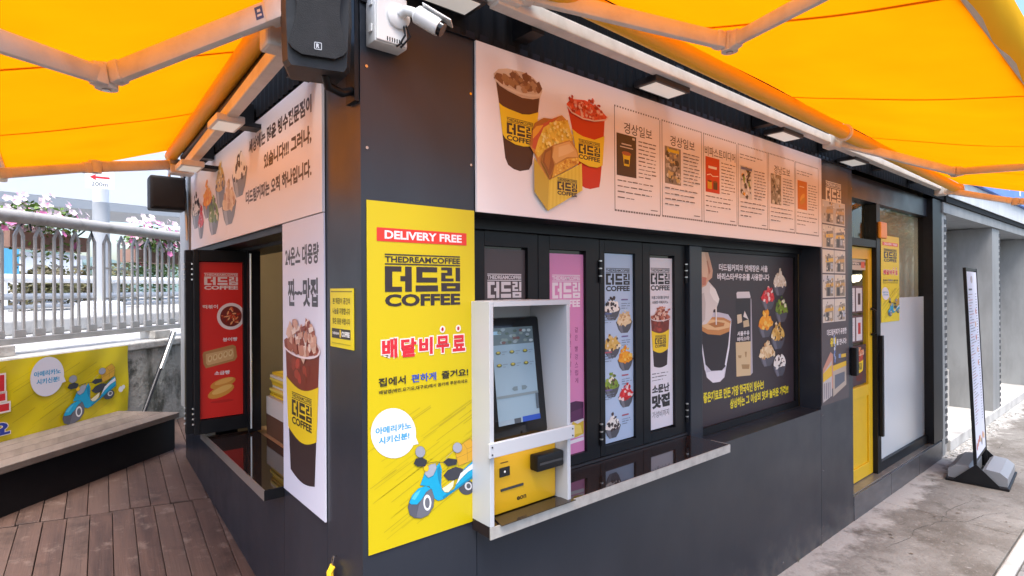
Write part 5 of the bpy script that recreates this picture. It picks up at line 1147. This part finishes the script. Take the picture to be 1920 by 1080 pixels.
# ---- posters in the folding windows
def wposter(x0, x1, z0, z1, c, label, y=RC+.019):
    return poster('window_poster', front(x0, z0, y), x1-x0, z1-z0, c, label, 'poster', 'posters in the folding windows')
o1 = wposter(.580, .800, 1.02, 1.925, '#4f4446', 'dark brown window poster partly hidden behind the white machine cabinet')
P = sheet_print(o1); logo(P, .022, .67, .176, .135, '#e2dde0'); P.build('logo', o1)
o1 = wposter(.929, 1.153, 1.02, 1.918, '#d98abb', 'pink window poster with purple sweet potato picture')
P = sheet_print(o1); logo(P, .026, .66, .175, .145, '#eee0ea'); P.build('logo', o1)
P = sheet_print(o1)
for k, ch in enumerate('겉은빨강스럽게'): P.text(ch, .165, .545-k*.036-(.014 if k > 1 else 0), .02, .024, '#7a2a5a', .0)
for k, ch in enumerate('속은담담한'): P.text(ch, .122, .522-k*.038-(.014 if k > 1 else 0), .02, .024, '#7a2a5a', .0)
P.build('lettering', o1)
P = sheet_print(o1); P.rect(.004, .07, .216, .15, '#d8d2da'); P.poly([(.1, .22), (.13, .165), (.16, .15), (.22, .16), (.22, .225), (.17, .235), (.14, .233)], '#4a2148'); P.poly([(.11, .14), (.22, .15), (.22, .2), (.14, .19)], '#5d2c58'); P.poly([(.11, .09), (.15, .145), (.18, .13), (.22, .14), (.22, .08), (.16, .07)], '#d8b83a'); P.poly([(.13, .085), (.16, .13), (.2, .12), (.21, .085)], '#ecd468'); P.poly([(.09, .06), (.22, .066), (.22, .05), (.1, .045)], '#eceaf0'); P.build('sweet_potato_picture', o1)
o1 = wposter(1.284, 1.510, 1.024, 1.930, '#b5cbe6', 'pale blue window poster with seven dessert bowls')
P = sheet_print(o1); logo(P, .024, .725, .178, .112, '#1f2226'); P.build('logo', o1)
r_ = random.Random(14)
for k, (x, y, w_, pal) in enumerate(((.004, .585, .125, 'choco'), (.096, .52, .125, 'bean'), (.004, .405, .125, 'nut'), (.105, .335, .12, 'mango'), (.004, .215, .115, 'green'), (.108, .155, .118, 'berry'), (.006, .02, .12, 'oreo'))):
    P = sheet_print(o1); P.z += k*2e-4; bowl(P, x, y, w_, .118, BPAL[pal], 70+k, '#55565e', .1 if k in (0, 6) else 0)
    tx = .135 if x < .05 else .012; P.rect(tx, y+.095, .05, .007, r_.choice(('#7a6a9a', '#b05a6a', '#5a6a9a')), True); dashes(P, tx, y+.05, .075, .035, 3, '#7d8aa2', .0035, r_); P.build('dessert_bowl_picture', o1)
o1 = wposter(1.633, 1.845, 1.030, 1.920, '#e4e2ea', 'white window poster with an iced coffee cup')
P = sheet_print(o1); logo(P, .024, .72, .165, .118, '#1f2023'); P.text('여름그대로를 담아낸', .03, .675, .15, .017, '#3a3a40', .02); P.text('시원한 아메리카노', .035, .65, .14, .017, '#3a3a40', .02)
dashes(P, .03, .245, .155, .05, 3, '#6a6a70', .004, r_); P.text('소문난', .03, .185, .15, .045, '#222226', .045); P.text('맛집', .028, .105, .155, .072, '#222226', .06); P.text('가성비까지', .03, .058, .145, .034, '#3a3a42', .0); P.build('lettering', o1)
P = sheet_print(o1); cup(P, .018, .315, .172, .32, '#7a3226', ['#b4634a', '#d59a80', '#8c3f2c', '#e6bda8', '#a1503a'], seed=9, rimc='#cfc4c4', lo='#2f2326'); P.build('coffee_cup_picture', o1)
# ---- red poster on the open leaf
o1 = poster('red_snack_poster', front(-.107, 1.064, 1.80+.022), .217, .857, '#dc2b22', 'red snack poster on the opened left window leaf', 'poster')
P = sheet_print(o1); logo(P, .024, .705, .170, .092, '#f2e6e6'); P.text('떡볶이', .016, .60, .075, .022, '#f2e6e6', .03); P.text('붕어빵', .115, .415, .075, .022, '#f2e6e6', .03); P.text('소금빵', .072, .232, .078, .022, '#f2e6e6', .03); P.build('lettering', o1)
P = sheet_print(o1); cx, cy_ = .158, .555
def clipell(rx, ry, c): P.poly([(min(.2165, cx+rx*math.cos(t)), cy_+ry*math.sin(t)) for t in (6.2832*k/30 for k in range(30))], c)
clipell(.072, .075, '#efe6e4'); clipell(.056, .058, '#7a2418')
r_ = random.Random(15)
for k in range(34):
    a = r_.random()*6.3; q = r_.uniform(0, .045); x = cx+q*math.cos(a); y = cy_+q*math.sin(a)
    if x < .203: P.ell(x, y, .012, .0045, r_.choice(('#e8935a', '#d8552c', '#c23a1c', '#f0b07a', '#a82a14')), 7, r_.random()*3)
P.build('rice_cake_picture', o1)
P = sheet_print(o1); P.poly([(.018, .30), (.03, .275), (.175, .305), (.188, .325), (.18, .385), (.165, .395), (.02, .365), (.014, .35)], '#b98a52'); P.poly([(.03, .302), (.04, .29), (.165, .315), (.172, .33), (.168, .375), (.03, .352)], '#d8b078')
for k in range(5): P.ell(.05+k*.026, .325+k*.006, .011, .019, '#e9cf98', 10, -.2); P.ell(.05+k*.026, .327+k*.006, .006, .012, '#c99a5a', 8, -.2)
P.build('fish_bread_picture', o1)
P = sheet_print(o1); P.ell(.115, .185, .066, .026, '#d8913a', 18, .25); P.ell(.12, .195, .05, .014, '#eab25c', 14, .25); P.ell(.105, .14, .07, .03, '#dd9a3e', 18, .35); P.ell(.11, .15, .055, .017, '#efbd66', 14, .35)
P.ell(.11, .085, .06, .008, '#c4241d', 12); P.build('salt_bread_picture', o1)

# ---- dark coffee poster in the right window
CW, CH = 1.178, 1.004
cp = poster('coffee_poster', front(2.11, .966, RC+.018), CW, CH, '#3b3136', 'large dark poster with milk poured into espresso and dessert bowls', 'poster')
CQ = ((1311, 469), (1494, 481), (1493, 755), (1315, 805)); T = tracer(CQ, CW, CH, (1290, 450), 2.919)
P = sheet_print(cp)
def tbox(tx, q, c, b):
    x0, y1 = T(q[0], q[1]); x1, y0 = T(q[2], q[3]); P.text(tx, x0, y0, x1-x0, y1-y0, c, b)
tbox('더드림커피의 연매장은 서울', (172, 125, 450, 174), '#ece7ec', .035); tbox('바리스타생우유를 사용합니다', (163, 178, 460, 222), '#ece7ec', .035)
x0 = .03; x1 = T(425, 800)[0]; P.text('좋은재료로 만든 가장 한국적인 빙수는!', x0, .135, x1-x0, .062, '#e9d722', .04); x0 = T(235, 890)[0]; x1 = T(562, 820)[0]; P.text('상상하는 그 이상의 맛과 놀라운 가격!!!', x0, .062, x1-x0, .06, '#e9d722', .04); P.build('lettering', cp)
P = sheet_print(cp)
def pq(pts, c): P.poly([(max(.003, min(CW-.003, a)), max(.003, min(CH-.003, b))) for a, b in T.many(pts)], c)
pq([(68, 420), (100, 402), (170, 400), (225, 412), (243, 440), (235, 560), (215, 700), (205, 760), (180, 785), (140, 790), (105, 760), (88, 680), (70, 560)], '#c9c6d2')
pq([(74, 500), (110, 520), (180, 525), (235, 505), (228, 620), (210, 700), (190, 722), (130, 725), (98, 690), (80, 600)], '#2c2228')
pq([(70, 430), (120, 425), (200, 430), (240, 450), (236, 505), (180, 528), (110, 522), (72, 500)], '#c98a4c')
pq([(76, 455), (130, 440), (200, 445), (236, 462), (232, 485), (170, 500), (110, 496), (78, 480)], '#e6bd88'); pq([(110, 465), (160, 452), (205, 460), (200, 478), (150, 486)], '#b5763a')
pq([(100, 735), (130, 728), (190, 725), (208, 712), (200, 762), (175, 785), (140, 790), (110, 765)], '#e6e4ec'); pq([(236, 470), (243, 445), (232, 600), (214, 700), (206, 690), (226, 580)], '#e9e8f0'); pq([(70, 560), (76, 555), (96, 680), (104, 735), (94, 720)], '#dddce6')
P.build('espresso_glass_picture', cp)
P = sheet_print(cp); P.z += .003
pq([(66, 260), (90, 235), (110, 225), (150, 270), (172, 325), (168, 345), (155, 380), (140, 385), (130, 430), (100, 465), (68, 472)], '#dcd6d2'); pq([(120, 250), (150, 270), (172, 325), (166, 350), (140, 330), (118, 290)], '#efebe6'); pq([(66, 300), (85, 290), (95, 350), (92, 440), (68, 472)], '#c2bab6')
pq([(150, 375), (158, 372), (158, 470), (152, 470)], '#f1e9e0'); P.build('milk_jug_picture', cp)
P = sheet_print(cp); P.z += .006
pq([(64, 58), (105, 60), (118, 110), (132, 165), (128, 205), (105, 225), (95, 250), (70, 262), (68, 200), (66, 120)], '#d8a88a'); pq([(64, 58), (84, 58), (108, 150), (100, 205), (76, 215), (66, 140)], '#e6c0a2'); pq([(96, 110), (102, 108), (118, 170), (110, 190)], '#b9785a'); pq([(72, 200), (96, 205), (92, 245), (72, 250)], '#c47a62'); P.build('hand_picture', cp)
P = sheet_print(cp); pq([(268, 320), (275, 290), (350, 285), (352, 315), (362, 740), (350, 750), (272, 758)], '#2d262a'); pq([(272, 292), (278, 285), (345, 284), (352, 312), (350, 320), (274, 322)], '#ddd9dd'); pq([(268, 568), (356, 562), (361, 738), (350, 750), (272, 757)], '#d6bd92'); pq([(352, 315), (357, 330), (363, 735), (352, 748)], '#b5b0ba')
pq([(275, 415), (300, 410), (304, 455), (278, 465)], '#d8c7a8'); pq([(310, 450), (340, 440), (345, 478), (312, 485)], '#cdb791'); pq([(310, 425), (340, 440), (318, 392)], '#e2ddd8')
x0, y1 = T(276, 505); x1, y0 = T(345, 556); P.text('서울우유', x0, y0+(y1-y0)*.5, x1-x0, (y1-y0)*.45, '#ece8ea', .03); P.text('바리스타', x0, y0, x1-x0, (y1-y0)*.42, '#ece8ea', .03)
for q in ((280, 640, 300, 655), (318, 620, 330, 650), (300, 690, 345, 715)): pq([(q[0], q[1]), (q[2], q[1]), (q[2]-3, q[3]), (q[0]+4, q[3])], '#a8875a')
P.build('milk_carton_picture', cp)
for k, (x0, x1, y0, y1, pal, sp_) in enumerate(((478, 558, 155, 305, 'cream', .5), (412, 492, 252, 385, 'berry', 0), (488, 566, 308, 455, 'green', .2), (392, 480, 385, 540, 'mango', .2), (462, 548, 448, 605, 'nut', .2), (400, 490, 558, 700, 'bean', 0), (475, 553, 605, 755, 'oreo', .3))):
    P = sheet_print(cp); P.z += k*2e-4; a = T(x0, (y0+y1)/2); b = T(x1, (y0+y1)/2); c = T((x0+x1)/2, y1)[1]; d = T((x0+x1)/2, y0)[1]; bowl(P, a[0], c, b[0]-a[0], d-c, BPAL[pal], 90+k, '#55555f', sp_, '#2a2428'); P.build('dessert_bowl_picture', cp)

# ---- tall photo poster by the door
tq = poster('photo_poster', front(3.345, .945, -.001), .48, 1.66, '#544a4c', 'tall grey poster with a grid of shop photos beside the yellow door', 'poster')
P = sheet_print(tq); logo(P, .085, 1.36, .27, .20, '#ece4da'); P.text('더드림커피가 유명한', .09, .475, .35, .045, '#ece6e6', .03); P.text('유명', .145, .395, .1, .065, '#eed21c', .05); P.text('을 만나다!', .255, .40, .18, .045, '#ece6e6', .03); P.build('lettering', tq)
r_ = random.Random(17)
for j in range(5):
    for i in range(2):
        P = sheet_print(tq); x, y, w_, h_ = .022+i*.205, 1.262-j*.173, .198, .162
        bg = r_.choice(('#cdb99a', '#c9c2b8', '#d8cfc0', '#bdb8b4')); P.rect(x, y, w_, h_, '#ded6cc'); P.rect(x+.006, y+.006, w_-.012, h_-.012, bg)
        P.rect(x+.006, y+h_*.7, w_-.012, h_*.26, r_.choice(('#d9d2c8', '#c8cbd0', '#e0d6c4')))
        q = r_.uniform(.1, .35)*w_; P.poly([(x+q, y+.01), (x+w_*.92, y+.01), (x+w_*.92, y+h_*.8), (x+q+.01, y+h_*.72)], r_.choice(('#8d8272', '#a39480', '#77706c')))
        P.poly([(x+q-.012, y+h_*.45), (x+w_*.94, y+h_*.5), (x+w_*.92, y+h_*.66), (x+q+.006, y+h_*.60)], r_.choice(('#dba83a', '#e6bc40', '#caa25a')) if j else '#c2a070')
        P.rect(x+q+.02, y+.012, w_*.22, h_*.36, '#3f3b3c'); P.rect(x+q+.03+w_*.25, y+.03, w_*.2, h_*.24, r_.choice(('#d8cdb8', '#b8bfca')))
        blobs(P, lambda a, b: x+.012 < a < x+w_-.012 and y+.012 < b < y+h_-.012, ['#5d564e', '#d8cfc2', '#8f8678', '#c7a35a', '#6d7480', '#e6ded2'], 16, .013, r_, x, x+w_, y, y+h_)
        P.build('photo', tq)
P = sheet_print(tq); P.poly([(.02, .02), (.17, .05), (.17, .30), (.02, .22)], '#c2b8b4'); P.poly([(.02, .22), (.02, .255), (.15, .36), (.19, .34), (.19, .10), (.17, .1), (.17, .30)], '#c98f78'); P.poly([(.02, .16), (.17, .19), (.17, .27), (.02, .22)], '#e3b828'); P.poly([(.19, .04), (.43, .10), (.43, .27), (.19, .25)], '#b7a898'); P.poly([(.22, .09), (.40, .13), (.40, .2), (.22, .19)], '#5f6470'); P.poly([(.19, .22), (.43, .24), (.43, .275), (.19, .26)], '#e3b828')
for k in range(4): P.rect(.04+k*.03, .04, .012, .11, '#6a6470', True)
for k in range(9): P.ell(.225+r_.uniform(-.012, .012), .29+k*.022, .014, .014, r_.choice(('#5d7ab5', '#cfd6e2', '#8a9ac0')), 7)
P.rect(.29, .305, .04, .03, '#7f93c0'); P.rect(.335, .305, .09, .025, '#e0b83a'); P.build('storefront_picture', tq)

# ---- sheets on the door glass
def notice(x0, x1, z0, z1, c, label, fn=None):
    o = poster('door_notice', front(x0, z0, DY+.017), x1-x0, z1-z0, c, label, 'notice', 'sheets on the yellow door glass', thick=.002); P = sheet_print(o); fn(P, x1-x0, z1-z0) if fn else None; P.build('notice_print', o)
def f_top(P, w, h): P.rect(0, h*.45, w, h*.3, '#4a3a36'); P.text('OPEN', w*.1, h*.5, w*.5, h*.2, '#e8ddd0', .03); P.rect(w*.72, h*.2, w*.22, h*.6, '#d8582c')
def f_a(pc):
    def f(P, w, h): P.rect(w*.1, h*.06, w*.34, h*.86, '#dcd6d8'); P.rect(w*.52, h*.06, w*.4, h*.86, '#dcd6d8'); P.rect(w*.64, h*.3, w*.18, h*.42, pc); dashes(P, w*.14, h*.1, w*.2, h*.76, 9, '#8a8088', .004, random.Random(3))
    return f
notice(4.15, 4.51, 1.90, 1.985, '#c9b8a6', 'dark header strip with orange mark at the top of the door glass', f_top)
notice(4.13, 4.45, 1.55, 1.77, '#5d3a38', 'upper framed article pair on the door glass', f_a('#4a2a28')); notice(4.13, 4.45, 1.31, 1.53, '#5d3a38', 'lower framed article pair with red picture on the door glass', f_a('#c2362c'))
notice(4.13, 4.51, .965, 1.285, '#4a2f33', 'dark poster with orange drink in a yellow sleeve on the door glass', lambda P, w, h: cup(P, w*.35, h*.08, w*.5, h*.86, '#b5452c', ['#e08a5a', '#c95a34', '#f0b890'], seed=3))

# ================================================================== trees across the road (mirrored in the shop glass)
def tree(x, y, h, label, seed):
    r_ = random.Random(seed); t = Thing('street_tree', (x, y, -.03), label, 'tree', 'street trees across the road')
    tr_ = t.part(MB().tube([(x, y, -.03), (x+.1, y, h*.25), (x+.05, y+.1, h*.5), (x, y, h*.8)], [.18, .15, .11, .04], 10), 'trunk', 'bark', True)
    for k in range(6): a = k*1.05+r_.random(); t.part(MB().tube([(x+.05, y, h*(.35+.05*k)), (x+math.cos(a)*h*.14, y+math.sin(a)*h*.14, h*(.5+.05*k)), (x+math.cos(a)*h*.24, y+math.sin(a)*h*.24, h*(.6+.05*k))], [.07, .04, .015], 6), 'limb', 'bark', True, under=tr_)
    f = MB()
    for k in range(26):
        a = r_.random()*6.3; q = r_.random()**.5*h*.28; leaf_cloud(f, r_, (x+q*math.cos(a), y+q*math.sin(a), h*r_.uniform(.45, .95)), (h*.11, h*.11, h*.08), 130, .10)
    t.part(f, 'crown', 'leaf_dark')
tree(40, -9.5, 7.5, 'leafy street tree across the road, mirrored in the shop window', 1); tree(47, -11, 9, 'taller leafy street tree further along the road', 2); tree(56, -12, 8, 'leafy street tree farthest along the road', 3)

bpy.data.objects.remove(TXO); bpy.data.curves.remove(_c)
#@@PART5
